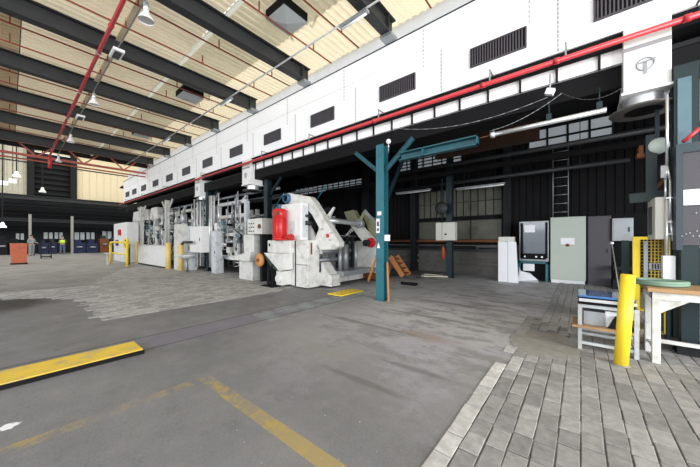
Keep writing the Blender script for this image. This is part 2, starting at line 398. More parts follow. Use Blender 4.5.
# panel seams
sm = MB()
for i in range(len(gx)-1):
    xm = (gx[i]+gx[i+1])/2
    z = 3.97
    while z < 4.75: sm.box(xm-.008, xm+.008, 4.992, 5.0, z, z+.05); z += .065
    xm -= .35; z = 4.55
    while z < 5.25: sm.box(xm-.006, xm+.006, 4.992, 5.0, z, z+.045); z += .075
struct(sm.build('trim_5', 'steel'))
struct(MB().box(-24.3, 8, 4.994, 5.0, 4.86, 4.868).build('trim_6', mat('seam_grey', (.6,.61,.63), .6)))
names = ['first grille from the right end, half under the big duct', 'second grille from the right, left of the hanging duct box']
ordw = ['first','second','third','fourth','fifth','sixth','seventh','eighth','ninth','tenth','eleventh','twelfth','thirteenth']
proto = None
for i, x in enumerate(gx):
    if i == 0:
        proto = thing('louvre_grille', '', 'grille', (x, 5.0, 4.2), 'louvre grilles in the white gallery wall')
        MB().box(x-.40, x+.40, 4.985, 5.0, 4.2, 4.5).build('grille_back', 'black', proto)
        f = MB(); f.box(x-.41, x+.41, 4.965, 4.995, 4.49, 4.51).box(x-.41, x+.41, 4.965, 4.995, 4.19, 4.21).box(x-.41, x-.39, 4.965, 4.995, 4.2, 4.5).box(x+.39, x+.41, 4.965, 4.995, 4.2, 4.5)
        f.build('grille_frame', 'grill', proto)
        v = MB(); k = x-.37
        while k < x+.39: v.rbox((k, 4.978, 4.35), (.018, .012, .28), rz=.5); k += .04
        v.build('louvre', 'grill', proto); o = proto
    else: o = copy_tree(proto); o.location.x = x
    o['label'] = 'dark slatted louvre grille, %s from the right along the white gallery wall' % ordw[i]
# ---- bay shell behind the columns
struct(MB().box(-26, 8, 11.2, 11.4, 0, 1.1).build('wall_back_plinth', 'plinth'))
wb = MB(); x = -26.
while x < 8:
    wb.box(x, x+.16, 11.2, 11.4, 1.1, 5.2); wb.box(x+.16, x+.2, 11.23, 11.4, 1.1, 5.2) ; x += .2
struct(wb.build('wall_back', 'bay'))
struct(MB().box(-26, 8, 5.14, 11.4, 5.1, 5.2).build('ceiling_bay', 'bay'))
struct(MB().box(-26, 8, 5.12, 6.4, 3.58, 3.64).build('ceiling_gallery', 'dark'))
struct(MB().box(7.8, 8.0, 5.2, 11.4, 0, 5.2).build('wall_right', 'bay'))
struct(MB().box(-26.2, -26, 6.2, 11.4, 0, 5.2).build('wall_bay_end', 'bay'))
# dim translucent panels in the back wall
def win(n, x0, x1, z0, z1, m, nx, nz, Y=11.2, fr='dark', bw=.03):
    r = bpy.data.objects.new('window_%d' % n, None); C.objects.link(r); r.location = (x0, Y, z0); ROOT[r.name] = Vector((x0, Y, z0)); struct(r)
    MB().box(x0, x1, Y-.03, Y-.01, z0, z1).build('pane', m, r)
    f = MB()
    for i in range(nx+1): q = x0+(x1-x0)*i/nx; f.box(q-bw/2, q+bw/2, Y-.06, Y-.02, z0, z1)
    for i in range(nz+1): q = z0+(z1-z0)*i/nz; f.box(x0, x1, Y-.062, Y-.02, q-bw/2, q+bw/2)
    f.build('window_frame', fr, r); return r
win(1, -5.35, -2.15, 1.3, 2.05, 'dirtyglass', 3, 1)
win(2, -5.35, -2.15, 2.2, 3.3, 'dirtyglass', 12, 2, bw=.02)
win(3, -6.3, -3.55, 4.35, 4.9, 'daywin', 7, 4, bw=.04)
win(4, -1.35, .75, 4.25, 4.95, 'daywin', 4, 2, bw=.06)
win(5, -13.5, -8.0, 4.0, 4.4, 'daywin', 14, 3, bw=.05)
# rails and pipes on back wall
def pipe(name, pts, r, m, label, cat='pipe', group=None, n=8):
    return tag(MB().path([Vector(p) for p in pts], r, n).build(name, m), label, cat, group)
pipe('wall_pipe', [(-8,11.05,1.25),(-1.9,11.05,1.25)], .05, 'rust', 'rusty pipe along the dark back wall at the foot of the dirty panes')
pipe('wall_pipe', [(-8,11.0,1.0),(-3.0,11.0,1.0)], .06, 'dark', 'thick dark pipe along the concrete plinth of the back wall, lower one')
pipe('wall_pipe', [(-2.9,11.05,.98),(-1.7,11.05,.98)], .03, 'beam', 'thin dark pipe continuing the thick one towards the white boards')
for i, (z, c) in enumerate(((.85,'beam'),(.35,'plinth'),(.6,'plinth'))):
    struct(MB().box(-9, -1.9, 11.08, 11.2, z, z+.1).build('trim_%d' % (7+i), c))
for x in (-8.1,-5.5,-1.95): struct(MB().box(x-.12, x+.12, 10.9, 11.2, 0, 5.1).build('pillar', 'dark'))
MBs = MB(); 
for z in (3.5,): MBs.ibeam((-9, 9.2, z), (3.5, 9.2, z), .12, .14, .015)
struct(MBs.build('trim_10', 'bay'))
for x in (-7.5, -3.3, 1.3, -11.7): struct(MB().ibeam((x, 5.2, 4.94), (x, 11.2, 4.94), .14, .3, .02).build('bay_beam', 'dark'))
tag(MB().box(-3.3, -.75, 8.0, 8.12, 3.72, 4.35).box(-3.3,-.75,7.95,8.17,3.68,3.74).box(-3.3,-.75,7.95,8.17,4.33,4.38).box(-3.0,-2.97,8.04,8.07,4.36,5.1).box(-1.1,-1.07,8.04,8.07,4.36,5.1).build('rusty_girder', 'darkrust'), 'deep rust-brown girder hanging in the dark bay behind the silver tube', 'beam')
for z, x0, x1, y, lb in ((3.35,-6,1,10.2,'upper grey duct run along the dark bay above the fluorescent lamps'), (3.6,-5,3,8.6,'high dark duct run in the bay behind the rusty girder')):
    m_ = MB().tube((x0,y,z),(x1,y,z),.06,10)
    for xh in (x0+1, x1-1): m_.box(xh-.01,xh+.01,y-.01,y+.01,z,5.098)
    tag(m_.build('duct', 'beam'), lb, 'duct')
# ladder high up in bay
lx = onY(553, 200, 10.9).x; l = thing('wall_ladder', 'thin grey wall ladder rising above the pale beige cabinet', 'ladder', (lx, 10.9, 1.97))
for s_ in (0, .38): MB().tube((lx+s_, 10.9, 1.97), (lx+s_, 10.9, 4.2), .014, 6).build('rail', 'steel', l)
for k in range(8): MB().tube((lx, 10.9, 2.15+.27*k), (lx+.38, 10.9, 2.15+.27*k), .01, 6).build('rung', 'steel', l)

# ---- tall hall at the far end
EX = -42.
def ribwall(name, y0, y1, z0, z1, m, X=EX, p=.5):
    b = MB(); y = y0
    while y < y1: b.box(X-.1, X, y, min(y+p*.8, y1), z0, z1); b.box(X-.1, X-.04, y+p*.8, min(y+p, y1), z0, z1); y += p
    return struct(b.build(name, m))
def Yend(px): return onX(px, 200, EX).y
ribwall('wall_left', -12, Yend(29), 5.7, 15, 'palesheet', p=.35)
ribwall('wall_left', Yend(32), Yend(73), 10.2, 15, 'cream', p=.35)
ribwall('wall_left', Yend(75), 28, 5.7, 9.0, 'cream', p=.6)
ribwall('wall_left', Yend(75), 28, 9.0, 15, 'cream', p=.4)
struct(MB().box(EX-.05, EX+.05, Yend(75), 28, 8.95, 9.05).build('trim_11', 'beam'))
struct(MB().box(EX-.05, EX+.05, -12, Yend(29), 8.95, 9.05).build('trim_12', 'beam'))
struct(MB().box(EX-.4, EX-.3, Yend(30), Yend(76), 5.7, 10.2).build('wall_left_recess', 'black'))
for a in (30.5, 73.5): y = Yend(a); struct(MB().box(EX-.1, EX+.3, y-.25, y+.25, 5.7, 15).build('pillar', 'dark'))
sl = MB(); z = 6.0
while z < 10: sl.box(EX-.3, EX-.2, Yend(33), Yend(72), z, z+.25); z += .55
struct(sl.build('trim_13', 'dark'))
struct(MB().box(EX-.5, EX-.3, -13, 28, 0, 5.7).build('wall_left_lower', 'dark'))
for k, (z, h, dx, m_) in enumerate(((5.45,.45,.9,'beam'),(4.75,.3,.6,'dark'),(4.0,.35,.3,'bay'),(3.3,.3,.5,'beam'),(2.55,.3,.2,'bay'))):
    struct(MB().ibeam((EX+dx, -13, z), (EX+dx, 26, z), .4, h, .04).build('crane_rail', m_))
struct(MB().box(-60, -19.8, -13, 30, 14.9, 15.1).build('ceiling_far', 'cream'))
for a, y1 in ((30, 3.4), (72, 3.6)):
    y = onX(a, 230, -39).y; o = MB().box(-39.15, -38.85, y-.09, y+.09, 0, 3.7)
    tag(o.build('steel_post', mat('post_grey%d' % a, (.3,.3,.27), .6)), 'pale post by the dark end wall, %s' % ('behind the person in grey' if a == 30 else 'right of the yellow vest person'), 'post')
# lit small windows along the end wall
for n, (a, b, c, d) in enumerate(((44,53,232,239),(55,63,232,239),(75,85,232,240),(87,95,232,239.5),(103,112,231,239),(16,24,233,240))):
    p = onX(a, c, EX+.2); q = onX(b, d, EX+.2)
    r = bpy.data.objects.new('window_%d' % (6+n), None); C.objects.link(r); r.location = (EX+.2, p.y, q.z); ROOT[r.name] = Vector((EX+.2, p.y, q.z)); struct(r)
    MB().box(EX-.2, EX-.1, p.y, q.y, q.z, p.z).build('pane', mat('end_pane%d' % n, (.35,.37,.38), .4, var=.4, scale=1.2, emit=((.7,.8,.85), .12)), r)
    f = MB().box(EX-.1, EX-.05, p.y, q.y, q.z-.05, q.z+.03).box(EX-.1, EX-.05, p.y, q.y, p.z-.03, p.z+.05)
    f.box(EX-.1, EX-.05, (p.y+q.y)/2-.04, (p.y+q.y)/2+.04, q.z, p.z); f.build('window_frame', 'dark', r)
# roof end truss
def tz(y): return 5.30
t = MB(); TX = -19.4
t.bar((TX,-13,5.15),(TX,6.5,5.15),.10,.10).bar((TX,-13,5.95),(TX,6.5,5.95),.10,.12)
y = -12
while y < 6: t.bar((TX,y,5.15),(TX,y+.8,5.95),.06,.06).bar((TX,y+.8,5.95),(TX,y+1.6,5.15),.06,.06); y += 1.6
struct(t.build('roof_truss', 'truss'))
struct(MB().box(-20.1, -19.95, -13, 6.5, 5.6, 15).build('wall_over_truss', 'dark'))

# ================================================================== PIPES AND CEILING FITTINGS
rp = thing('sprinkler_main', 'thick red water pipe running the length of the white gallery wall', 'pipe', (-8, 4.82, 3.8))
MB().tube((-24.6, 4.82, 3.745), (8, 4.82, 3.745), .034, 16).build('pipe_run', 'red', rp)
for x in (-23,-19.5,-15.9,-11.7,-7.5,-5.4,-3.3,-1.2,-.25,.93):
    MB().tube((x-.03,4.82,3.745),(x+.03,4.82,3.745),.043,14).build('coupling', 'red', rp)
    MB().bar((x+.1,4.82,3.745),(x+.1,4.82,3.95),.02,.02).bar((x+.1,4.8,3.95),(x+.1,5.0,3.95),.02,.02).build('hanger', 'steel', rp)
rp = thing('ceiling_pipe', 'thick red pipe hanging under the roof beams and leading to the far truss', 'pipe', (-10, 1.22, 5.3))
MB().tube((8, 1.22, 5.3), (-19.4, 1.22, 5.3), .036, 14).build('pipe_run', 'red', rp)
MB().tube((-19.4,1.22,5.3), (-19.4,1.22,4.7), .06, 12).build('drop_pipe', 'red', rp)
MB().tube((-19.4,-8,4.95), (-19.4,5.5,4.95), .035, 10).build('branch_pipe', 'truss', rp)
for x in beamX[1:]:
    MB().ring((x,1.22,5.3),.042,.01,'X').bar((x,1.22,5.35),(x,1.22,5.42),.02,.02).build('hanger', 'steel', rp)
    MB().tube((x-1.3,1.22,5.3),(x-1.24,1.22,5.3),.046,14).build('coupling', 'red', rp)
struct(MB().box(-19, 8, 1.5, 1.62, 5.72, 5.77).build('trim_14', 'cream'))
pipe('lamp_conduit', [(8,1.47,5.36),(-19.2,1.47,5.36)], .012, 'steel', 'thin grey conduit carrying the bell lamps beside the red ceiling pipe', 'conduit')
pipe('lamp_conduit', [(8,4.0,5.36),(-19.2,4.0,5.36)], .018, 'silver', 'thin pale conduit under the beams close to the white gallery wall', 'conduit')
# bell lamps
lampn = ['nearest, at the top edge of the photo', 'second, just under the third dark beam', 'third, farther along the red pipe', 'farthest one by the red truss']
lp = None
for i, x in enumerate((-5.66, -10.25, -14.8, -18.9)):
    if not lp:
        lp = thing('bell_lamp', '', 'lamp', (x,1.47,5.0), 'bell lamps on the ceiling conduit'); o = lp
        sh = MB().lathe((x,1.47,4.97), [(.115,0),(.112,.02),(.09,.07),(.055,.12),(.04,.17)], 20).build('lamp_shade', 'lamp', lp)
        MB().lathe((x,1.47,4.97), [(.001,.02),(.06,.022),(.10,.012)], 20).build('lens', 'silver', sh)
        MB().tube((x,1.47,5.13),(x,1.47,5.27),.042,14).build('ballast_housing', 'silver', lp)
        MB().tube((x,1.47,5.27),(x,1.47,5.36),.012,8).build('stem', 'steel', lp)
    else: o = copy_tree(lp); o.location.x = x
    o['label'] = 'white bell shaped hall lamp, '+lampn[i]
em = None
for i, x in enumerate((-7.7, -12.6)):
    if not em:
        em = thing('bulkhead_light', '', 'light', (x,1.47,5.2), 'bulkhead lights between the bell lamps'); o = em
        MB().box(x-.21,x+.21,1.37,1.57,5.25,5.31).build('housing', 'lamp', em, .01)
        MB().box(x-.16,x+.16,1.41,1.53,5.235,5.252).build('dark_lens', 'panelgrey', em)
        MB().tube((x,1.47,5.31),(x,1.47,5.36),.01,6).build('stem', 'steel', em)
    else: o = copy_tree(em); o.location.x = x
    o['label'] = 'oblong white rimmed light between bell lamps, '+('nearer one over the hall' if i == 0 else 'farther smaller one')
fx = None
for i, x in enumerate((onZ(352,18,5.3).x, onZ(222,100,5.3).x, -12.8)):
    if not fx:
        fx = thing('batten_light', '', 'light', (x,4.0,5.25), 'tube fittings along the pale conduit'); o = fx
        MB().box(x-.32,x+.32,3.95,4.05,5.28,5.33).build('housing', 'steel', fx, .005)
        MB().tube((x-.28,4.0,5.26),(x+.28,4.0,5.26),.02,10).build('tube', 'diff', fx)
    else: o = copy_tree(fx); o.location.x = x
    o['label'] = 'slim tube light fitting on the pale conduit near the gallery wall, '+('nearest one','middle one','farthest one')[i]
pv = None
for i, (x, y) in enumerate(((-4.5,3.5), (-9.2,3.5), (-14.0,3.5))):
    if not pv:
        pv = thing('roof_vent', '', 'vent', (x,y,5.55), 'square vents in the roof'); o = pv
        MB().box(x-.29,x+.29,y-.29,y+.29,5.64,5.80).build('dark_frame', 'black', pv)
        MB().add([(x-.29,y-.29,5.62),(x+.29,y-.29,5.62),(x+.29,y+.29,5.62),(x-.29,y+.29,5.62),(x,y,5.56)], [(0,1,4),(1,2,4),(2,3,4),(3,0,4),(0,3,2,1)]).build('hood', mat('hood_grey', (.42,.46,.46), .5), pv)
        b = MB()
        for a in (-1, 1): b.bar((x+.30*a,y+.42,5.6),(x+.42*a,y+.42,5.78),.03,.03).bar((x+.30*a,y+.42,5.6),(x+.30*a,y+.34,5.6),.03,.03)
        b.build('bracket', 'cream', pv)
    else: o = copy_tree(pv); o.location = (x, y, 5.55)
    o['label'] = 'grey square roof vent with pyramid hood, '+('nearest, top centre of the photo','middle one above the gallery wall','small far one under the roof')[i]

# ================================================================== COLUMNS
def column(x, y, h, m, label, braces=True,  group='steel columns under the gallery', mb=None, stickers=False):
    t = thing('steel_column', label, 'column', (x,y,0), group)
    hw = .06 if m == 'machine' else .095
    b = MB().box(x-hw,x+hw,y-.09,y-.075,0,h).box(x-hw,x+hw,y+.075,y+.09,0,h).box(x-.008,x+.008,y-.075,y+.075,0,h)
    b.build('shaft', m, t)
    MB().box(x-.13,x+.13,y-.13,y+.13,0,.015).build('base_plate', m, t)
    if braces:
        for s_ in (-1, 1):
            MB().ibeam((x+.09*s_,y,2.74),(x+.72*s_,y,3.27),.06,.08,.010).build('brace', mb or m, t)
    return t
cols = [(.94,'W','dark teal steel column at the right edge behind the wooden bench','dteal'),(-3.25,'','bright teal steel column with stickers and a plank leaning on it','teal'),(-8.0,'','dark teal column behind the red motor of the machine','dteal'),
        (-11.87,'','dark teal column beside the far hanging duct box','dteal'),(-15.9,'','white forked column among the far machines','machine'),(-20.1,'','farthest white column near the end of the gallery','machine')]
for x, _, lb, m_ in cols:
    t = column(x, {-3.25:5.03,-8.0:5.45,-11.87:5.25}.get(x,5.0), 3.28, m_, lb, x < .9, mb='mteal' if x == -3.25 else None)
    if x == -3.25:
        MB().ibeam((x,5.12,2.0),(x,5.95,3.2),.06,.07,.01).build('rear_brace', 'dteal', t)
        MB().box(x-.085,x+.0,y_:=5.03-.094,y_+.003,1.74-.32,1.74-.02).build('notice', 'paper', t)
        MB().box(x-.06,x-.02,y_-.003,y_,1.46,1.52).box(x-.06,x-.02,y_-.003,y_,1.56,1.66).build('notice_print', 'black', t)
        MB().box(x-.06,x+.04,y_,y_+.003,1.47+.32,1.54+.33).build('sticker', 'paper', t)
        MB().prism([(x-.07,1.10),(x+.01,1.10),(x-.03,1.22)], y_, y_+.003).build('sticker', 'paper', t)
        MB().box(x+.097,x+.16,4.97,5.09,1.25,1.38).build('socket_box', 'paper', t)
c2x = -3.45
column(c2x, 9.6, 5.1, 'dteal', 'dark teal post deep in the bay carrying a pale switch box', False)
t = thing('switch_box', 'pale grey two door switch box on the post deep in the bay', 'box', (c2x, 9.4, 1.25))
MB().box(c2x-.36,c2x+.28,9.25,9.5,1.27,1.87).build('body', 'grey_box', t, .01)
MB().box(c2x-.145,c2x-.135,9.245,9.25,1.29,1.85).build('door_gap', 'beam', t)
MB().box(c2x-.05,c2x+.02,9.235,9.25,1.45,1.50).build('latch', 'black', t)
MB().tube((c2x-.2,9.4,1.87),(c2x-.2,9.4,3.4),.02,6).build('conduit', 'beam', t)
t = thing('fire_extinguisher', 'small red extinguisher hung on the dark post in the bay', 'extinguisher', (c2x-.19,9.4,.6))
MB().lathe((c2x-.17,9.42,.62), [(.001,0),(.07,.01),(.07,.36),(.03,.43),(.02,.46)], 14).build('bottle', 'rustred', t)
MB().box(c2x-.2,c2x-.12,9.4,9.44,1.08,1.11).build('valve', 'black', t)
# oval mirror lamp
p = onY(441, 208, 9.2); t = thing('convex_mirror', 'dark oval mirror hanging beside the switch box post', 'mirror', p)
MB().lathe(p, [(.001,-.06),(.12,-.05),(.2,-.01),(.22,.02),(.2,.04)], 20, 'Y').build('mirror_disc', 'beam', t)
MB().bar(p, p+Vector((0,0,.6)), .03,.03).build('bracket', 'dark', t)
# plank leaning on column
tag(MB().bar((-3.03,4.94,.0),(-3.13,5.05,.80),.022,.04).build('wooden_plank', 'orwood'), 'thin brown plank leaning against the foot of the bright teal column', 'plank')
# white lamp on arm by column
t = thing('globe_lamp', 'small white globe on a bent arm beside the top of the teal column', 'lamp', (-3.0,4.9,3.1))
q = onY(388.5, 141.5, 4.9); MB().ball(q, .05, 10).build('globe', 'diff', t)
MB().path([q, q-Vector((0,0,.16)), q-Vector((.06,-.1,.2))], .009).build('arm', 'silver', t)
# channel and silver tube
t = thing('teal_channel', 'teal steel channel cantilevered from the column towards the silver tube', 'channel', (-2,5.0,2.85))
MB().bar((-2.80,5.0,2.87),(-1.32,5.0,2.87),.12,.02).bar((-2.80,5.0,3.01),(-1.32,5.0,3.01),.12,.02).bar((-2.80,5.05,2.94),(-1.32,5.05,2.94),.015,.14).build('channel_section', 'mteal', t)
for x in (-2.3, -1.33): MB().box(x-.01,x+.01,4.94,5.06,2.86,3.02).build('stiffener', 'mteal', t)
t = thing('silver_tube', 'long silver tube hung in the bay opening between channel and big duct', 'tube', (-.4,5.0,2.95))
MB().tube((-1.10,5.0,2.98),(.27,5.0,2.98),.035,14).build('tube_body', 'silver', t)
MB().tube((-1.13,5.0,2.98),(-1.07,5.0,2.98),.048,14).build('end_cap', 'silver', t)
MB().tube((-1.32,5.0,2.97),(-1.13,5.0,2.98),.008,6).build('tie_rod', 'rust', t)
for x in (-.35,.2): MB().box(x-.03,x+.03,4.97,5.03,3.0,3.10).tube((x,5,3.1),(x,5,3.3),.008,6).build('clamp', 'dteal', t)
# fluorescent lamps in the bay
for i, (a, b, Yq, lb) in enumerate(((onY(456,189.5,10.4), onY(505,184.5,10.4), 0, 'long unlit fluorescent batten in the dark bay right of the post'), (onY(396,194,10.4), onY(431,192,10.4), 0, 'long unlit fluorescent batten in the dark bay left of the post'))):
    t = thing('fluorescent_lamp', lb, 'light', (a+b)/2)
    MB().box(a.x, b.x, 10.36, 10.44, a.z, a.z+.05).build('housing', 'steel', t)
    MB().tube((a.x+.03,10.4,a.z-.02),(b.x-.03,10.4,a.z-.02),.02,10).build('tube', 'lamp', t)
    MB().tube((a.x+.3,10.4,a.z+.05),(a.x+.3,10.4,5.1),.006,4).tube((b.x-.3,10.4,a.z+.05),(b.x-.3,10.4,5.1),.006,4).build('hanger', 'beam', t)
# cables
def cable(a, b, sag, r, m, label):
    a = Vector(a); b = Vector(b); pts = []
    for k in range(15): f = k/14; pts.append(a.lerp(b, f)-Vector((0,0,sag*4*f*(1-f))))
    return pipe('cable', pts, r, m, label, 'cable', n=6)
cable(onY(393,128,4.95), onY(548,97,4.95), .18, .004, 'steel', 'long grey cable sagging from the teal column to the small lamp box')
cable(onY(490,131,4.95), onY(562,93,4.95), .07, .004, 'steel', 'short grey cable rising from the silver tube end to the small box')
cable(onY(562,93,4.95), onY(622,88,4.95), .12, .006, 'beam', 'dark cable hanging between the small box and the big duct box')
p = onY(550, 92, 4.9); t = thing('junction_box', 'small white box hanging under the red pipe left of the big duct', 'box', p)
MB().rbox(p, (.1,.08,.08), ry=.4).build('body', 'paper', t); MB().tube(p, p+Vector((0,0,.25)), .01, 6).build('hanger', 'steel', t)

# ================================================================== DUCT BOXES
def duct(x, label, flange=True, hw=.24):
    t = thing('duct_outlet', label, 'duct', (x,5.2,2.9), 'square duct outlets hanging below the gallery')
    bb = MB().box(x-hw,x+hw,4.95,5.43,3.12,3.93).build('box_body', 'white', t, .006)
    MB().box(x-hw,x+hw,4.945,4.95,3.63,3.68).build('seam_band', 'steel', bb)
    MB().box(x-hw-.02,x+hw+.02,4.93,5.46,3.09,3.12).build('bottom_plate', 'white', t)
    MB().lathe((x,5.2,2.95), [(.19,.0),(.19,.16)], 28).build('neck', 'silver', t)
    MB().lathe((x,5.2,2.93), [(.18,-.005),(.32,-.01),(.33,.0),(.32,.012),(.19,.04)], 28).build('flange', 'plinth', t)
    MB().lathe((x,5.2,2.93), [(.001,.02),(.2,.0)], 28).build('outlet_disc', 'black', t)
    b = MB().ring((x-.01,4.945,3.42),.075,.008,'Y',18,6).bar((x-.01,4.945,3.30),(x-.01,4.945,3.44),.03,.01).bar((x-.09,4.945,3.44),(x+.08,4.945,3.46),.025,.01)
    b.build('emblem', 'steel', bb)
    return t
duct(.63, 'large white duct box with round flange at the upper right', True, .205)
duct(-8.5, 'white duct box hanging beside the dark column behind the red motor')
duct(-12.25, 'farther white duct box hanging above the far control cabinet')

# ================================================================== UNWINDER MACHINE
u = thing('unwinder', 'white reel unwinding machine with big swing arms and red motor at centre', 'machine', (-5.7, 5.6, 0))
MB().box(-5.92,-5.42,4.88,5.3,.03,1.27).build('front_cabinet', 'machine', u, .012)
MB().box(-5.93,-5.41,4.86,4.88,.62,.63).box(-5.9,-5.88,4.86,4.88,.05,1.25).build('cabinet_seam', 'beam', u)
MB().box(-5.40,-5.395,4.97,5.02,.9,1.2).build('red_slot', 'rust', u)
MB().box(-6.62,-5.72,4.92,5.18,1.27,2.28).build('tower', 'white', u, .02)  # whiter than the arm, standing in for missing light contrast
MB().box(-5.72,-5.705,4.96,5.14,1.35,2.2).build('tower_side_shade', 'machine2', u)  # greyer plate paints the shaded right side of the tower
MB().box(-6.15,-5.95,4.90,4.92,1.45,1.8).build('tower_cover', 'machine2', u, .008)
b = MB().box(-6.95,-5.93,4.72,5.2,.92,1.27); b.build('motor_bracket', 'machine', u, .015)
MB().box(-6.88,-6.82,4.71,4.72,1.10,1.18).build('switch', 'black', u)
# solid hood; a dark green plate paints the shade in its mouth
MB().prism([(-6.80,.92),(-5.92,.92),(-5.92,.5),(-6.1,.46)], 4.5, 4.8).build('sloped_hood', 'machine', u)
MB().prism([(-6.78,.90),(-6.12,.46),(-6.45,.56)], 4.47, 4.5).build('hood_shade', mat('dark_green_shade', (.03,.05,.04), .7), u)
MB().box(-6.98,-5.92,4.85,5.3,.05,.92).build('lower_body', 'machine', u, .012)
b = MB().box(-6.52,-6.48,4.45,4.6,.02,.62).box(-6.38,-6.34,4.45,4.6,.02,.62).tube((-6.57,4.5,.5),(-6.38,4.5,.5),.05,10).tube((-6.57,4.5,.12),(-6.38,4.5,.12),.06,10).box(-6.8,-6.3,4.42,4.7,.0,.04)
b.build('chain_guard', 'black', u)
b = MB().box(-6.3,-6.05,4.55,4.86,.08,.45).tube((-6.18,4.5,.25),(-6.18,4.86,.25),.11,14); b.build('gear_housing', 'machine', u, .01)
# red motor
mt = MB().lathe((-6.40,4.74,1.27), [(.001,0),(.2,0),(.2,.06),(.175,.08),(.18,.62),(.19,.63),(.19,.82),(.15,.86),(.001,.87)], 26)
mt = mt.build('motor', 'bright_red', u)
b = MB()
for k in range(14):
    a = 2*PI*k/14; b.rbox((-6.40+.185*math.cos(a), 4.74+.185*math.sin(a), 1.62), (.02,.008,.5), rz=a)
b.build('cooling_fin', 'bright_red', mt)
MB().box(-6.32,-6.2,4.54,4.58,1.95,2.05).build('name_plate', 'rust', mt)
MB().tube((-6.24,4.72,1.35),(-5.88,4.72,1.35),.05,12).tube((-5.93,4.72,1.35),(-5.86,4.72,1.35),.09,12).box(-6.25,-5.95,4.66,4.8,1.27,1.31).build('motor_drive', 'bright_red', mt)
MB().tube((-6.40,4.74,2.14),(-6.40,4.74,2.26),.05,10).build('motor_cap', 'bluerim', mt)
# near swing arm, plate in XZ
def P(px, py, Y): v = onY(px, py, Y); return (v.x, v.z)
arm_px = [(283,194.5),(289,193),(309,196.5),(313,201),(338.5,242),(338.5,246.5),(335,249.5),(320,250),(314,241),(319,228),(312,215),(304,206.5),(290,203.5),(285,203.5)]
MB().prism([P(a, b_, 5.2) for a, b_ in arm_px], 5.2, 5.42).build('swing_arm', 'machine', u, .012)
MB().prism([P(a, b_, 5.3) for a, b_ in [(303,218),(306,219),(321,247),(321,254),(314,254),(303,231)]], 5.3, 5.36).build('gusset', 'machine', u)
cx, cz = P(286.5,198.5,5.15)
MB().lathe((cx,5.1,cz), [(.10,0),(.13,0),(.14,.02),(.14,.3)], 22, 'Y').build('pivot_sleeve', 'bluerim', u)
MB().lathe((cx,5.16,cz), [(.001,0),(.11,0)], 22, 'Y').build('pivot_bore', 'black', u)
cx, cz = P(327,235.7,5.17)
MB().lathe((cx,5.195,cz), [(.001,-.008),(.055,-.006),(.055,.01)], 18, 'Y').build('red_button', 'bright_red', u)
for (a, b_) in ((322,229),(331,233),(330,240)):
    x, z = P(a, b_, 5.19); MB().box(x-.05,x+.05,5.192,5.2,z-.008,z+.008).build('arm_marking', 'rust', u)
for (a, b_) in ((305.5,216),(307,223)):
    x, z = P(a, b_, 5.1); MB().tube((x,5.05,z),(x,5.3,z),.06,16).build('roller_end', 'beam', u)
# reel shaft and chucks
sx, sz = -5.35, 1.82
MB().tube((sx,5.42,sz),(sx,7.05,sz-.02),.075,16).build('reel_shaft', 'silver', u)
MB().tube((sx,5.38,sz),(sx,5.55,sz),.11,16).tube((sx,6.9,sz-.02),(sx,7.1,sz-.02),.13,16).build('shaft_collar', 'steel', u)
def blade(c, tip, w, y0, y1):
    c = Vector(c); tip = Vector(tip); d = (tip-c).normalized(); n = Vector((-d.y, d.x))*w/2
    return MB().prism([tuple(c+n), tuple(tip+n*.15), tuple(tip-n*.15), tuple(c-n)], y0, y1)
blade((sx,sz-.05), P(333,207,5.42), .16, 5.44, 5.5).build('chuck_blade', 'machine', u)
blade((sx,sz), P(345,237,7.0), .18, 6.95, 7.0).build('chuck_blade', 'machine', u)
blade((sx,sz), P(365,211,7.0), .14, 6.95, 7.0).build('chuck_blade', 'olive', u)
blade(P(365,211,7.05), P(380,226,7.05), .12, 7.0, 7.05).build('chuck_blade', 'steel', u)
# far arm
MB().prism([P(a, b_, 7.1) for a, b_ in [(344,212),(353,210),(360,222),(358,228),(350,226)]], 7.1, 7.3).build('swing_arm', 'olive', u)
MB().prism([P(a, b_, 7.1) for a, b_ in [(351,226),(357,222.5),(373,240),(372,245),(366,246)]], 7.08, 7.3).build('swing_arm', 'machine', u)
MB().prism([P(a, b_, 7.4) for a, b_ in [(362,212),(374,218),(386,238),(380,246),(372,240)]], 7.4, 7.5).build('back_guard', 'olive', u)
x, z = P(368,243,7.0)
MB().tube((x,6.85,z),(x,7.1,z),.10,18).build('hub', 'dark', u); MB().tube((x+.08,7.0,z+.01),(x+.08,7.09,z+.01),.15,18).build('red_hub_ring', 'bright_red', u)
# lower body
MB().prism([(-5.41,.05),(-5.02,.05),(-5.02,.34),(-5.12,.36),(-5.41,.68)], 5.35, 5.7).build('side_cheek', 'machine', u, .01)
MB().box(-5.9,-5.41,5.3,7.7,.05,.40).build('base_frame', 'machine', u, .01)
MB().box(-5.5,-4.9,5.7,7.3,.30,.42).build('bed_plate', 'steel', u)
MB().box(-5.75,-4.95,7.3,7.8,.05,1.25).build('far_cabinet', 'machine', u, .015)
MB().box(-5.6,-4.8,7.25,7.30,.05,.25).build('far_skirt', 'rust', u)
for (x, y, r, z0, z1) in ((-5.2,5.9,.06,.4,1.1),(-5.35,6.3,.09,.4,1.15),(-5.2,6.6,.05,.4,1.2)):
    MB().tube((x,y,z0),(x,y,z1),r,14).build('cylinder', 'steel', u)
for (z, r) in ((.95,.09),(.7,.06),(1.2,.05),(1.4,.035)): MB().tube((-5.75,5.35,z),(-5.75,7.3,z),r,14).build('guide_roller', 'steel', u)
for y in (6.5,6.75,7.0): MB().box(-5.7,-5.62,y-.04,y+.04,.4,1.4).build('inner_post', 'dark', u)
for k in range(5): MB().path([Vector((-6.0+.1*k,5.6,2.2)),Vector((-6.0+.12*k,6.2,2.0+.05*k)),Vector((-5.8+.1*k,6.8,1.5))], .012, 6).build('hose', 'black', u)
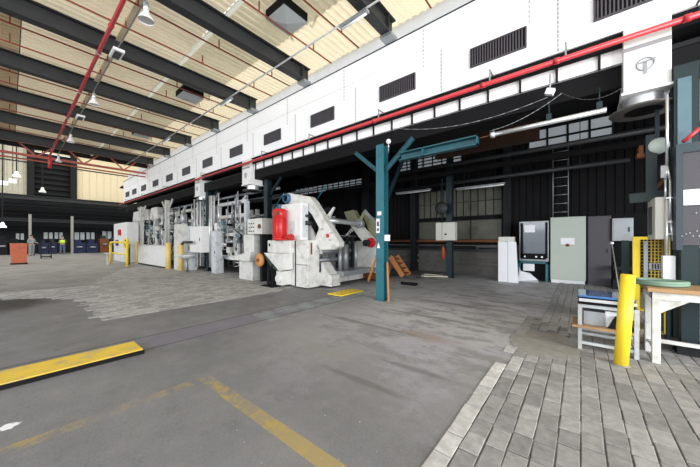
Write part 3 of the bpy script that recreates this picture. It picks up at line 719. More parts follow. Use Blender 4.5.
# hydraulic rods behind
for a, b_ in (((274,208),(284,193)), ((317,199),(326,186))):
    p = onY(*a, 5.9); q = onY(*b_, 5.9); tag(MB().tube(p, q, .02, 8).build('teal_rod', 'teal'), 'thin teal rod slanting upwards %s' % ('behind the red motor' if a[0] == 274 else 'above the white swing arm'), 'rod')
# left unit
t = thing('feed_unit', 'white pedestal unit with side table left of the red motor', 'machine', (-8.3,5.0,0))
MB().box(-8.75,-7.95,4.85,5.3,0,.62).build('pedestal', 'machine', t, .01)
MB().prism([(-9.1,.62),(-7.9,.62),(-7.8,.92),(-9.15,.72)], 4.7, 5.3).build('side_table', 'machine', t, .01)
MB().box(-8.55,-7.95,4.9,5.3,.85,1.45).build('lower_box', 'machine', t, .01)
t = thing('control_box', 'white control box with button rows beside the red motor', 'box', (-7.8,4.9,1.27))
MB().box(-8.25,-7.45,4.85,5.3,1.46,1.95).build('body', 'machine', t, .012)
b = MB()
for i in range(3):
    for j in range(3): b.tube((-8.12+.12*i,4.85,1.56+.12*j),(-8.12+.12*i,4.83,1.56+.12*j),.02,8)
b.build('push_button', 'beam', t)
MB().tube((-7.55,4.85,1.7),(-7.55,4.82,1.7),.07,12).build('dial', 'rust', t)
MB().box(-7.6,-7.5,4.9,5.2,0,1.46).build('support', 'dark', t)
t = thing('orange_disc', 'orange round disc between the pedestal unit and the black bracket', 'disc', (-7.45,4.6,.5))
p = onY(259.5,260,4.55); MB().lathe(p, [(.001,-.04),(.17,-.04),(.19,-.02),(.19,.03),(.17,.05),(.001,.05)], 26, 'Y').build('disc', mat('orange_disc', (.50,.22,.07), .5), t)
MB().lathe(p-Vector((0,.04,0)), [(.001,-.02),(.05,-.02),(.05,0)], 14, 'Y').build('disc_hub', 'rust', t)
MB().tube(p+Vector((0,.05,0)), p+Vector((0,.35,0)), .04, 8).box(p.x-.04,p.x+.04,4.82,4.9,0,p.z).build('shaft_support', 'dark', t)
# chequered plate, steps, pallets
def slab(name, x0, x1, y0, y1, z0, z1, m, label, cat): return tag(MB().box(x0,x1,y0,y1,z0,z1).build(name, m, None, .004), label, cat)
t = thing('floor_plate', 'small bright yellow plate in the floor in front of the unwinder', 'plate', (-4.1,5.3,0))
MB().box(-4.58,-4.16,4.75,5.6,0,.02).build('plate', 'yellow', t)
b = MB()
for i in range(5):
    for j in range(3): b.rbox((-4.51+.14*j, 4.85+.16*i, .022), (.05,.02,.006), rz=.7 if (i+j)%2 else -.7)
b.build('tread', 'wood', t)
t = thing('yellow_ramp_plate', 'long scuffed yellow metal plate lying over the rail at left', 'plate', (-3.97,-.5,0))
MB().prism([(-4.17,.0),(-3.75,.0),(-3.77,.045),(-4.15,.045)], -3.2, .95).build('plate', 'yplank', t)
MB().box(-3.755,-3.74,-3.2,.955,.0,.04).build('edge', 'black', t)
t = thing('wooden_steps', 'orange-brown open wooden steps behind the bright teal column', 'steps', (-4.9,8.4,0))
A = onY(390,258,8.3); B_ = onY(404,277,8.3)
for yy in (8.3, 8.75):
    MB().bar((A.x,yy,.72),(A.x+.50,yy,.08),.05,.16).build('stringer', 'orwood', t)
for k in range(4): f = (k+.5)/4; MB().box(A.x+.50*f-.07,A.x+.50*f+.07,8.3,8.75,.72-.64*f-.02,.72-.64*f+.02).build('tread', 'rust', t)
MB().bar((A.x,8.5,.72),(A.x-.2,8.5,0),.05,.05).build('rear_leg', 'orwood', t)
p = onZ(375,272,0); q = Vector((-5.35,7.1,.9))
tag(MB().bar(Vector((-4.98,6.95,.03)), Vector((-4.70,7.0,.85)),.08,.05).build('timber_prop', 'orwood'), 'orange-brown timber prop standing left of the teal column by the far cabinet', 'timber')
for i, (x, y, w, l, z, rz) in enumerate(((-3.9,9.35,.9,.10,.0,.4),(-3.95,9.5,.9,.10,.0,.15),(-3.8,9.2,.8,.10,.03,.6),(-4.05,9.6,.7,.1,.03,-.1))):
    tag(MB().rbox((x,y,z+.02),(w,l,.035),rz=rz).build('timber_board', 'palesheet'), 'loose timber board on the floor left of the dark post in the bay', 'board', 'boards on the floor by the dark post')
p = onZ(409,285,0); tag(MB().box(p.x-.2,p.x+.2,p.y-.05,p.y+.05,0,.07).tube((p.x-.25,p.y,.035),(p.x+.25,p.y,.05),.04,10).build('black_tube_offcut', 'black'), 'short black pipe offcut lying on the floor right of the teal column', 'pipe')

# ================================================================== FAR PAPER MACHINE
far_lab = ['just left of the duct box behind the pedestal unit', 'below the far duct box', 'behind the tall control cabinet', 'around the white forked column', 'behind the low white barrier', 'left of the forked column near the white booth', 'at the far end under the gallery']
secs = [(-9.3,-11.4),(-11.9,-13.6),(-13.9,-15.6),(-15.9,-17.6),(-17.9,-19.4),(-19.6,-21.2),(-21.4,-23.0)]
R = random.Random(3)
for i, (xa, xb) in enumerate(secs):
    t = thing('paper_machine_section', 'pale roller and pipe machine section, '+far_lab[i], 'machine', ((xa+xb)/2, 6.3, 0), 'paper machine sections in the far row')
    m1 = 'machine' if i else 'machine2'
    x0, x1 = xb, xa
    for x in (x0, x1):
        for y in (5.45, 7.2): MB().box(x-.07,x+.07,y-.07,y+.07,0,2.7).build('post', m1, t)
    for z in (.6, 1.5, 2.2, 2.7): MB().box(x0,x1,5.40,5.5,z-.06,z+.06).build('rail', R.choice([m1,'machine2','machine']), t)
    for k in range(5):
        x = x0+.2+(x1-x0-.4)*k/4; z = R.uniform(.5, 2.5); MB().tube((x,5.35,z),(x,7.2,z),R.uniform(.1,.2),14).build('roller', R.choice(['silver','machine','machine2','steel']), t)
    for k in range(12):
        x = R.uniform(x0, x1); y = R.uniform(5.15,5.4); z = R.uniform(.3,1.2); z2 = R.uniform(1.8,3.1); x2 = min(max(x+R.uniform(-.5,.5), x0), x1)
        MB().path([Vector((x,y,z)),Vector((x,y,(z+z2)/2)),Vector((x2,y,(z+z2)/2+.2)),Vector((x2,y,z2))], R.uniform(.014,.04)).build('pipe', R.choice(['silver','machine','machine2','dark','steel']), t)
    for k in range(3):
        x = R.uniform(x0+.1, x1-.1); z = R.uniform(.5,2.6); b = MB().ring((x,5.2,z),.11,.015,'Y',14,6)
        b.bar((x-.11,5.2,z),(x+.11,5.2,z),.015,.015).bar((x,5.2,z-.11),(x,5.2,z+.11),.015,.015).tube((x,5.2,z),(x,5.4,z),.015,6)
        b.build('hand_wheel', R.choice(['silver','paleteal','machine']), t)
    for k in range(9):
        x = R.uniform(x0+.05, x1-.35); z = R.uniform(.15,2.5); w = R.uniform(.1,.35); h = R.uniform(.1,.4)
        MB().box(x,x+w,5.2,5.45,z,z+h).build('casing', R.choice(['machine','machine','machine2','paleteal']), t, .01)
    for k in range(10):
        a = Vector((R.uniform(x0+.3,x1-.3),R.uniform(5.3,6),R.uniform(.4,2.6))); b_ = a+Vector((R.uniform(-.3,.3),0,R.uniform(-.7,.7)))
        MB().bar(a, b_, .05, .05).build('lever', R.choice(['machine','silver','dark','steel']), t)
    for k in range(9):
        x = R.uniform(x0, x1); z = R.uniform(.3,2.5); MB().tube((x,5.18,z),(min(x+R.uniform(.2,.7),x1),5.18,z+R.uniform(-.1,.1)),R.uniform(.01,.025),6).build('conduit', R.choice(['silver','white','dark']), t)
    for k in range(9):
        x = R.uniform(x0, x1-.3); z = R.uniform(.2,2.4); MB().box(x,x+R.uniform(.06,.22),5.16,5.3,z,z+R.uniform(.06,.3)).build('small_housing', R.choice(['black','dark','steel','white']), t)
    if i in (4,5,6):   # overhead hood
        MB().prism([(x0,2.5),(x1,2.5),(x1-.3,3.15),(x0+.3,3.15)], 5.2, 6.4).build('hood', 'machine', t, .02)
# overhead pipe runs in that area
for k, (z, y, r, m_, lb) in enumerate(((3.1,5.9,.05,'steel','upper'),(2.95,6.6,.07,'beam','thick dark'),(2.35,6.9,.05,'machine2','pale lower'),(1.95,5.7,.05,'machine2','front pale'),(2.6,8.5,.09,'beam','rear thick'),(3.3,7.6,.05,'steel','rear thin'))):
    pipe('overhead_pipe', [(-23,y,z),(-11,y,z),(-8.0,y,z-.03)], r, m_, '%s pipe running above the far paper machine row into the bay' % lb)
for k in range(16):
    x = -23+k*.93; y = R.uniform(8,10.3); h = R.uniform(1.2,3.2)
    tag(MB().box(x,x+R.uniform(.3,.8),y,y+.5,0,h).tube((x+.2,y-.1,0),(x+.2,y-.1,h+.3),.05,8).tube((x+.5,y-.15,h*.5),(x+.5,y+.4,h*.5),.15,12).build('rear_machine_unit', R.choice(['machine2','steel','beam','machine2','dark']), None, .01),
        'murky machine housing in the shade behind the far pale machine row', 'machine', 'shaded housings behind the far row')
# vertical silver pipes by the far duct
for k, x in enumerate((-12.9,-12.6,-12.3,-12.05,-11.45,-11.3)):
    pipe('riser_pipe', [(x,5.1,.2),(x,5.1,3.05)], .04, ['silver','machine2','machine','steel','silver','machine2'][k], 'upright pale pipe under the far duct box', group='upright pipes under the far duct box')
for (a, b_, lb) in (((247,196),(232,214),'left'),((205,214),(220,190),'right'),((186,206),(176,226),'far')):
    p = onY(*a, 5.6); q = onY(*b_, 5.6); tag(MB().bar(p, q, .09, .09).build('diagonal_duct', 'machine2'), 'pale diagonal strut over the far machines, %s one of three' % lb, 'strut')
# control cabinets at the far row
def cabinet(name, x0, x1, y0, y1, z0, z1, m, label, mo='beam', cat='cabinet'):
    t = thing(name, label, cat, ((x0+x1)/2,(y0+y1)/2,z0))
    MB().box(x0,x1,y0,y1,z0,z1).build('body', m, t, .01)
    dr = MB().box(x0+.03,x1-.03,y0-.012,y0-.001,z0+.05,z1-.05).build('door', m, t, .004)
    MB().box(x1-.1,x1-.07,y0-.03,y0-.01,(z0+z1)/2-.06,(z0+z1)/2+.06).build('handle', mo, dr)
    return t
def cabpx(name, xa, xb, yt, yb, Y, m, label, dep=.5):
    a = onY(xa, yb, Y); b_ = onY(xb, yb, Y); c = onY(xb, yt, Y)
    zb = max(0, min(a.z, b_.z)); return cabinet(name, a.x, b_.x, Y, Y+dep, 0 if zb < .3 else zb, c.z, m, label)
cabpx('control_cabinet', 190, 201, 226, 252, 4.75, 'white', 'white tilted control cabinet above the yellow post', .35)
cabpx('control_cabinet', 182, 190, 226, 274, 4.9, 'machine2', 'narrow grey cabinet left of the white control cabinet', .3)
cabpx('switch_cabinet', 211.5, 216, 231, 270, 5.0, 'machine2', 'slim pale grey cabinet right of the white control cabinet', .3)
cabpx('operator_booth', 114, 127, 222, 258, 4.3, 'white', 'white booth with coloured marks at the far end of the gallery', .55)
cabpx('side_cabinet', 174, 180, 224, 265, 4.6, 'machine', 'slim white cabinet with dark stripe beside the forked column', .3)
p = onY(119,232,4.25); t = tag(MB().box(p.x-.25,p.x+.35,4.24,4.28,p.z-.2,p.z+.15).build('red_sign', 'bright_red'), 'small red sign on the white booth at the far end', 'sign')
p = onY(117,240,4.25); t = tag(MB().box(p.x-.35,p.x+.2,4.24,4.28,p.z-.35,p.z+.0).build('blue_sign', 'blue'), 'small dark blue sign on the white booth under the red one', 'sign')
# white low barrier + yellow posts
a = onZ(136,266,0); b_ = onZ(168,271,0)
Yb = 4.5
xa, xb = onY(139,250,Yb).x, onY(167,250,Yb).x
t = thing('low_barrier', 'low white solid barrier between two yellow posts in front of the far machines', 'barrier', ((xa+xb)/2,Yb,0))
MB().box(xa,xb,Yb-.05,Yb+.08,.08,1.02).build('panel', 'white', t, .01)
MB().box(xa,xb,Yb-.07,Yb+.1,1.0,1.06).build('top_rail', 'machine2', t)
MB().box(xa,xb,Yb-.04,Yb+.07,0,.08).build('foot', 'beam', t)
def ypost(px, Y, top, label, r=.13):
    p = onY(px, 260, Y); t = thing('yellow_post', label, 'post', (p.x, Y, 0))
    MB().tube((p.x,Y,0),(p.x,Y,top),r,16).build('tube', 'paleyellow', t)
    MB().ball((p.x,Y,top), r*.98, 10, (1,1,.35)).build('cap', 'paleyellow', t)
    MB().lathe((p.x,Y,0), [(r*1.4,0),(r*1.4,.03),(r,.035)], 16).build('foot_ring', 'yplank', t)
ypost(137.5, Yb, 1.2, 'yellow bollard at the left end of the low white barrier', .09)
ypost(168.5, Yb, 1.15, 'yellow bollard at the right end of the low white barrier', .105)
ypost(181, 4.6, 1.1, 'yellow bollard with curved top in front of the white control cabinet', .095)
p = onY(182,245,4.6); q = onY(192,245,4.6)
tag(MB().path([Vector((p.x,4.6,1.12)),Vector((p.x+.2,4.6,1.2)),Vector((q.x,4.6,1.2))], .05).build('bent_handrail', 'beam'), 'dark bent handrail reaching from the yellow bollard to the cabinet', 'handrail')
p = onY(192,262,4.7); t = thing('pedestal_basin', 'small grey basin on a stand below the white control cabinet', 'basin', (p.x,4.5,0))
MB().lathe((p.x,4.5,.5), [(.001,.02),(.12,.03),(.32,.14),(.34,.2),(.3,.2),(.1,.08),(.001,.07)], 18).build('bowl', 'machine2', t); MB().tube((p.x,4.5,0),(p.x,4.5,.55),.05,10).build('stem', 'steel', t)
# yellow guard rail
Yg = 3.6; xa, xb = onY(110.5,250,Yg).x, onY(127,250,Yg).x
t = thing('yellow_guard_rail', 'yellow bent tube guard rail standing at the far end', 'rail', ((xa+xb)/2,Yg,0))
MB().path([Vector((xa,Yg,0)),Vector((xa,Yg,1.05)),Vector((xa+.12,Yg,1.18)),Vector((xb-.12,Yg,1.18)),Vector((xb,Yg,1.05)),Vector((xb,Yg,0))], .055, 10).build('top_hoop', 'yellow', t)
MB().tube((xa,Yg,.6),(xb,Yg,.6),.04,10).build('mid_rail', 'yellow', t)
t2 = thing('hose_reel', 'yellow ringed hose reel above the yellow guard rail', 'reel', (xb,3.9,1.0))
p = onY(126.5,244,3.9); MB().ring(p,.28,.06,'Y').build('rim', 'yellow', t2); MB().tube(p-Vector((0,.03,0)),p+Vector((0,.03,0)),.22,16).build('hose', 'black', t2); MB().box(p.x-.04,p.x+.04,3.95,4.05,0,p.z).build('stand', 'beam', t2)
# folding stand under it
t = thing('trestle', 'small white folding trestle on the floor under the yellow rail', 'trestle', (xa+.9,3.3,0))
for s_ in (-.2,.2): MB().bar((xa+.9+s_,3.3,0),(xa+.9-s_*.3,3.3,.6),.04,.04).build('leg', 'machine', t)
MB().box(xa+.7,xa+1.1,3.2,3.4,.58,.62).build('top', 'machine', t)
# far clutter along the end wall
R2 = random.Random(11)
def clutter(px, w, h, m, lb, X=-40.6, cat='machine', z=0):
    p = onX(px, 250, X)
    t = thing('workshop_machine', lb, cat, (X, p.y, 0))
    w *= .62
    MB().box(X,X+.8,p.y-w/2,p.y+w/2,z,h).build('body', m, t, .03)
    MB().box(X+.1,X+.6,p.y-w*.3,p.y+w*.2,h,h+.35).build('head', R2.choice(['dark','blue','beam']), t, .02)
    MB().tube((X+.85,p.y-w*.2,h*.6),(X+.85,p.y+w*.25,h*.6),.08,10).build('spindle', 'steel', t)
for px, w, h, m_, lb in ((43,1.0,1.0,'blue','blue low machine between the two people'),(52,.9,1.1,'blue','blue machine left of the yellow vest person'),(78,1.6,1.05,'blue','long blue bench machine right of the yellow vest person'),(91,1.5,1.0,'blue','second long blue bench machine by the end wall'),
        (103,1.2,1.5,'rust','dark red machine at the end wall'),(113,1.2,1.3,'blue','blue machine beside the dark red one'),(2,1.4,1.3,'dark','dark machine at the extreme left edge'),(15,1.5,1.1,'dteal','dark teal machine behind the orange container')):
    clutter(px, w, h, m_, lb)
# hanging fittings in the tall hall
for px, py, w, lb in ((4,183,.40,'left of two bright high bay lamps at the left edge'),(12.8,181,.40,'right of two bright high bay lamps at the left edge')):
    p = onX(px, py, -35); t = thing('high_bay_lamp', 'white box lamp high up, '+lb, 'lamp', p)
    MB().box(p.x-.3,p.x+.3,p.y-w/2,p.y+w/2,p.z-.13,p.z+.13).build('housing', 'tube_on', t); MB().tube(p,(p.x,p.y,14.9),.02,4).build('suspension', 'beam', t)
for px, py, lb in ((42.5,191,'under the dark opening of the end wall'),(16.5,175,'above the pair of box lamps'),(2.5,226,'at the left edge near head height')):
    p = onX(px, py, -30); t = thing('pendant_lamp', 'white bell pendant lamp '+lb, 'lamp', p)
    MB().lathe(p, [(.19,-.1),(.18,-.02),(.10,.08),(.06,.25),(.001,.27)], 16).build('lamp_shade', 'tube_on' if px != 42.5 else 'lamp', t); MB().tube(p+Vector((0,0,.2)),(p.x,p.y,14.9),.03,4).build('suspension', 'beam', t)
# orange container
p = onZ(19,264,0); cx, cy = p.x, p.y
t = thing('orange_container', 'dented orange waste container standing far left', 'container', (cx,cy,0))
b = MB(); m4 = [(-.34,-.29),(.32,-.29),(.34,.27),(-.32,.29)]
b.add([(cx+x*.95,cy+y*.95,.06) for x,y in m4]+[(cx+x*1.1,cy+y*1.1,1.12) for x,y in m4]+[(cx+x*1.0,cy+y*1.0,1.12) for x,y in m4]+[(cx+x*.85,cy+y*.85,.12) for x,y in m4],
      [(3,2,1,0)]+[(i,(i+1)%4,4+(i+1)%4,4+i) for i in range(4)]+[(4+i,4+(i+1)%4,8+(i+1)%4,8+i) for i in range(4)]+[(8+i,8+(i+1)%4,12+(i+1)%4,12+i) for i in range(4)]+[(12,13,14,15)])
b.build('tub', 'orange', t, .01)
for s_ in (-.3,.3): MB().box(cx+s_-.05,cx+s_+.05,cy-.3,cy+.3,0,.07).build('skid', 'dark', t)

# ================================================================== PEOPLE
def skin(name, chain, parent, m, org, sub=2):
    vs, es, rs = [], [], []; idx = {}
    for key, p, r in chain['v']: idx[key] = len(vs); vs.append(Vector(p)); rs.append(r)
    es = [(idx[a], idx[b]) for a, b in chain['e']]
    me = bpy.data.meshes.new(name); me.from_pydata(vs, es, []); o = bpy.data.objects.new(name, me); C.objects.link(o); o.parent = parent
    me.materials.append(W[m])
    sk = o.modifiers.new('skin', 'SKIN'); sk.use_smooth_shade = True
    if not me.skin_vertices: me.attributes.new  # layer is created with the modifier
    bpy.context.view_layer.objects.active = o
    if not me.skin_vertices:
        o.select_set(True); bpy.ops.mesh.customdata_skin_add(); o.select_set(False)
    for i, r in enumerate(rs):
        sv = me.skin_vertices[0].data[i]; sv.radius = (r, r) if not isinstance(r, tuple) else r; sv.use_root = (i == 0)
    ss = o.modifiers.new('sub', 'SUBSURF'); ss.levels = sub; ss.render_levels = sub
    return o
def person(x, y, rz, label, top, trous, vest=None, arms='front', z=0, H=1.76):
    t = thing('person', label, 'person', (x, y, z)); t.rotation_euler.z = rz
    s = H/1.76
    hL, hR = ((.20,-.30,1.08),(-.20,-.32,1.10)) if arms == 'front' else (((.27,-.10,.82),(-.24,-.25,1.12)))
    eL, eR = ((.27,.0,1.14),(-.27,.0,1.14)) if arms == 'front' else ((.29,.02,1.12),(-.28,.02,1.14))
    body = {'v': [('pel',(0,0,.95),(.15,.11)),('bel',(0,.0,1.1),(.14,.10)),('che',(0,.0,1.3),(.16,.11)),('nk0',(0,.01,1.45),.07),('nk',(0,0,1.52),.055),('hd0',(0,-.01,1.58),.075),('hd',(0,-.01,1.66),(.078,.095)),('hd1',(0,0,1.72),.06),
        ('sL',(.17,0,1.40),.055),('eL',eL,.042),('hL',hL,.032),('sR',(-.17,0,1.40),.055),('eR',eR,.042),('hR',hR,.032),
        ('tL',(.09,0,.88),.09),('kL',(.11,-.02,.50),.062),('aL',(.12,.02,.09),.042),('fL',(.13,-.13,.04),.035),('tR',(-.09,0,.88),.09),('kR',(-.11,-.02,.50),.062),('aR',(-.13,.02,.09),.042),('fR',(-.14,-.13,.04),.035)],
        'e': [('pel','bel'),('bel','che'),('che','nk0'),('nk0','nk'),('nk','hd0'),('hd0','hd'),('hd','hd1'),('nk0','sL'),('sL','eL'),('eL','hL'),('nk0','sR'),('sR','eR'),('eR','hR'),('pel','tL'),('tL','kL'),('kL','aL'),('aL','fL'),('pel','tR'),('tR','kR'),('kR','aR'),('aR','fR')]}
    o = skin('body', body, t, 'skin', None)
    tp = {'v': [('bel',(0,.0,.93),(.19,.14)),('che',(0,.0,1.3),(.185,.13)),('nk0',(0,.01,1.44),.09),('sL',(.175,0,1.40),.075),('eL',eL,.058),('wL',tuple(Vector(eL).lerp(Vector(hL),.8)),.047),('sR',(-.175,0,1.40),.075),('eR',eR,.058),('wR',tuple(Vector(eR).lerp(Vector(hR),.8)),.047)],
        'e': [('bel','che'),('che','nk0'),('nk0','sL'),('sL','eL'),('eL','wL'),('nk0','sR'),('sR','eR'),('eR','wR')]}
    skin('jacket', tp, t, top, None)
    if vest: skin('vest', {'v': [('a',(0,0,.94),(.23,.17)),('b',(0,0,1.22),(.23,.17)),('c',(0,.01,1.45),(.19,.12))], 'e': [('a','b'),('b','c')]}, t, vest, None)
    tr = {'v': [('pel',(0,0,1.0),(.175,.135)),('tL',(.095,0,.86),.105),('kL',(.11,-.02,.50),.078),('aL',(.12,.02,.1),.06),('tR',(-.095,0,.86),.105),('kR',(-.11,-.02,.50),.078),('aR',(-.13,.02,.1),.06)],
        'e': [('pel','tL'),('tL','kL'),('kL','aL'),('pel','tR'),('tR','kR'),('kR','aR')]}
    skin('trousers', tr, t, trous, None)
    ROOT[t.name] = Vector((0,0,0))
    MB().ball((0,.015,1.70), .1, 10, (.92,1.05,.85)).build('hair', 'hair', t)
    MB().ball((0,-.105,1.645), .016, 6, (1,1,1.4)).build('nose', 'skin', t)
    for s_ in (-.033,.033): MB().ball((s_,-.09,1.67), .011, 6).build('eye', 'black', t)
    for s_ in (-.125,.125): MB().ball((s_,-.07,.045), .06, 8, (.8,1.9,.75)).build('shoe', 'black', t)
    for hx, q in ((hL, 1), (hR, -1)):
        f = MB(); h = Vector(hx); d = (h-Vector(eL if q == 1 else eR)).normalized(); sd = Vector((1,0,0))
        for k in range(4): f.path([h+sd*(k-1.5)*.018, h+sd*(k-1.5)*.019+d*.05, h+sd*(k-1.5)*.019+d*.08-Vector((0,0,.02))], .009, 6)
        f.path([h-sd*q*.03, h-sd*q*.05+d*.03, h-sd*q*.045+d*.05], .010, 6); f.build('fingers', 'skin', t)
    t.scale = (s,s,s); return t
p = onZ(62.5,254,0); person(p.x, p.y, 1.3, 'standing person in a yellow-green vest and blue jeans', 'darkcloth', 'denim', 'hivis')
p = onZ(31.5,255.5,0); person(p.x, p.y, 2.2, 'person in grey working clothes reaching forward at the far left', 'greycloth', 'greycloth', None)
p = onZ(54,252.8,0); person(p.x, p.y, .8, 'person in dark clothes half hidden beside the yellow vest', 'darkcloth', 'darkcloth', None, 'side')
p = onZ(41,258.5,0); t = thing('hand_cart', 'dark hand cart beside the person in grey', 'cart', (p.x,p.y,0))
MB().bar((p.x,p.y,.1),(p.x-.2,p.y,1.3),.06,.05).bar((p.x+.0,p.y+.5,.1),(p.x-.2,p.y+.5,1.3),.06,.05).bar((p.x-.2,p.y,1.25),(p.x-.2,p.y+.5,1.25),.05,.05).build('frame', 'dark', t)
MB().box(p.x-.1,p.x+.5,p.y,p.y+.5,.1,.16).build('deck', 'dark', t)
for yy in (0,.5): MB().tube((p.x,p.y+yy-.03,.1),(p.x,p.y+yy+.03,.1),.1,12).build('wheel', 'black', t)

# ================================================================== CABINETS IN THE BAY
t = thing('glazed_cabinet', 'dark glazed instrument cabinet on a teal stand', 'cabinet', (-1.13,10.5,.6))
MB().box(-1.51,-.74,10.4,10.8,.62,1.87).build('body', 'steel', t, .01)
dr = MB().box(-1.46,-.80,10.385,10.4,.68,1.83).build('glass_door', 'glassdark', t)
MB().box(-1.47,-1.40,10.37,10.39,.72,1.82).box(-.82,-.76,10.37,10.39,.72,1.82).box(-1.46,-.8,10.37,10.39,.68,.86).build('door_edge', 'black', t)
MB().box(-1.36,-1.08,10.375,10.384,1.52,1.75).build('paper_note', 'paper', dr)
for x in (-1.35,-1.05,-.9): MB().tube((x,10.37,.76),(x,10.36,.76),.025,10).build('knob', 'silver', dr)
t = thing('teal_stand', 'teal steel stand under the glazed instrument cabinet', 'stand', (-1.13,10.5,0))
for x in (-1.5,-.78):
    for y in (10.41,10.77): MB().box(x-.03,x+.03,y-.03,y+.03,0,.60).build('leg', 'teal', t)
MB().box(-1.53,-.75,10.38,10.8,.55,.61).build('top_frame', 'teal', t)
MB().box(-1.5,-.78,10.6,10.8,0,.55).build('back_panel', 'black', t)
tag(MB().rbox((-1.25,10.42,.42),(.3,.02,.22),rz=.1).build('white_sheet', 'paper'), 'white sheet of paper hanging under the top of the teal stand', 'paper')
b = MB().add([(-1.5,10.1,.0),(-.95,10.05,.0),(-1.0,10.32,.05),(-1.45,10.32,.3),(-1.48,10.2,.45),(-1.2,10.28,.25)], [(0,1,2,3),(0,3,4),(3,2,5),(0,4,3)])
tag(b.build('crumpled_foil', 'paper'), 'crumpled white wrapping on the floor in front of the teal stand', 'wrapping')
t = thing('beige_cabinet', 'tall pale beige-green electrical cabinet with a white notice', 'cabinet', (-.28,10.6,0))
MB().box(-.70,.13,10.4,10.9,.1,1.96).build('body', 'beige', t, .012)
dr = MB().box(-.68,.11,10.385,10.4,.14,1.94).build('door', 'beige', t, .004)
MB().box(-.68,.11,10.45,10.9,0,.1).build('plinth', 'silver', t)
MB().box(-.44,-.12,10.378,10.385,1.15,1.34).build('notice', 'paper', dr)
MB().tube((-.28,10.385,1.13),(-.28,10.36,1.13),.045,14).build('rotary_switch', 'rust', dr)
cabinet('grey_cabinet', .17, .66, 10.45, 10.9, 0, 1.95, 'panelgrey', 'dark grey cabinet right of the beige-green one')
cabinet('grey_wall_box', .67, 1.08, 10.35, 10.7, 1.25, 1.86, 'steel', 'lighter grey box mounted right of the dark grey cabinet')
struct(MB().box(.17,3.9,10.95,11.2,0,2.0).build('wall_low_panel', 'bay'))
tag(MB().box(.66,2.2,9.9,10.3,0,.25).box(.66,2.2,9.9,10.3,.5,.6).box(.7,.78,9.95,10.05,0,.6).box(2.0,2.1,9.95,10.05,0,.6).build('low_rack', 'dark'), 'dark low rack beside the cabinets behind the bollard', 'rack')
for i, (xa, xb, lb) in enumerate(((498,507.5,'left, slightly wider'),(507.8,518,'right, cut slanting on top'))):
    Yw = 9.6; a = onY(xa,282.5,Yw); b_ = onY(xb,282.5,Yw)
    m_ = MB().prism([(a.x,0),(b_.x,0),(b_.x-(.06 if i else 0),1.22),(a.x,1.25)], Yw, Yw+.12)
    tag(m_.build('white_board', 'paper', None, .01), 'upright white foam board by the dark wall, %s one' % lb, 'board')
tag(MB().box(-1.98,-1.55,9.75,9.95,0,1.38).build('pale_carton', 'grey_box', None, .01), 'pale tall carton peeping out behind the white boards', 'carton')

# ================================================================== RIGHT FOREGROUND
# conduit, electrical box, panel
t = thing('electric_box', 'white electrical box with dark side window on the right column', 'box', (.75,5.1,1.26))
MB().box(.69,.81,4.88,5.35,1.27,1.77).build('body', 'grey_box', t, .008)
MB().box(.685,.69,5.05,5.28,1.33,1.68).build('side_window', 'panelgrey', t)
t = thing('conduit_pair', 'silver conduit pair running down the right column', 'conduit', (.80,4.84,.8))
MB().path([onY(667,95,4.84),onY(667,165,4.84)], .014).build('upper_conduit', 'silver', t)
MB().path([onY(667,165,4.84),onY(665.5,180,4.84),onY(665.5,200,4.84)], .011).build('conduit', 'silver', t)
MB().path([onY(667,165,4.84),onY(670,180,4.84),onY(670.5,220,4.84),onY(673,240,4.84),onY(682,246,4.8),onY(700,247,4.8)], .012).build('conduit', 'silver', t)
MB().path([onY(667,200,4.84),onY(667,268,4.84)], .018).build('lower_conduit', 'silver', t)
p = onY(663.5,172,4.86); MB().rbox(p, (.05,.05,.14)).build('switch', 'steel', t)
for py in (198,222,234): p = onY(669,py,4.84); MB().box(p.x-.025,p.x+.025,4.825,4.855,p.z-.004,p.z+.004).build('clip', 'silver', t)
t = thing('white_socket_post', 'short white box post standing behind the bench under the conduit', 'box', (.79,4.86,0))
MB().box(.74,.84,4.80,4.90,.72,1.08).build('body', 'paper', t, .006); MB().box(.77,.81,4.83,4.87,0,.72).build('foot', 'dteal', t, .006)
t = thing('round_lamp', 'round milky bulkhead lamp under the big duct flange', 'lamp', onY(658,146,5.2))
p = onY(658,146,5.2); MB().lathe(p, [(.001,-.07),(.07,-.06),(.10,-.02),(.10,.03)], 20, 'Y').build('globe', mat('milky_glass', (.55,.62,.58), .3), t)
MB().lathe(p, [(.11,.02),(.11,.06),(.001,.06)], 20, 'Y').build('backplate', 'dteal', t); MB().box(p.x-.02,p.x+.02,5.24,5.27,p.z,p.z+.5).build('bracket', 'dteal', t)
t = thing('teal_bracket', 'teal steel bracket arm sticking out left of the right column', 'bracket', (.6,5.1,1.9))
a = onY(629,199,5.2); b_ = onY(652,198,5.2); MB().bar((a.x,5.2,a.z),(.85,5.2,a.z+.02),.08,.12).build('arm', 'dteal', t)
MB().bar((.70,5.2,a.z+.05),(.70,5.2,2.6),.1,.06).build('upright', 'dteal', t)
MB().bar((a.x+.2,5.2,a.z+.05),(.88,5.2,2.15),.012,.012).bar((a.x+.22,5.2,a.z+.05),(.88,5.2,2.12),.01,.01).build('cable', 'rust', t)
tag(MB().box(.58,.70,5.25,5.35,2.35,2.4).box(.6,.64,5.25,5.4,2.4,2.5).build('rust_fitting', 'rust'), 'small rusty fitting under the duct beside the round lamp', 'fitting')
tag(MB().path([onY(652,62,5.05)+Vector((0,.6,0)), onY(676,56,5.05)+Vector((0,.5,0))], .08, 12).build('grey_elbow', 'paleteal'), 'pale grey-blue pipe elbow behind the upper right duct box', 'pipe')
tag(MB().box(.87,.975,4.895,4.908,2.35,3.12).build('pale_cover_plate', 'paleteal'), 'pale blue-grey cover plate on the upper part of the right column', 'plate')
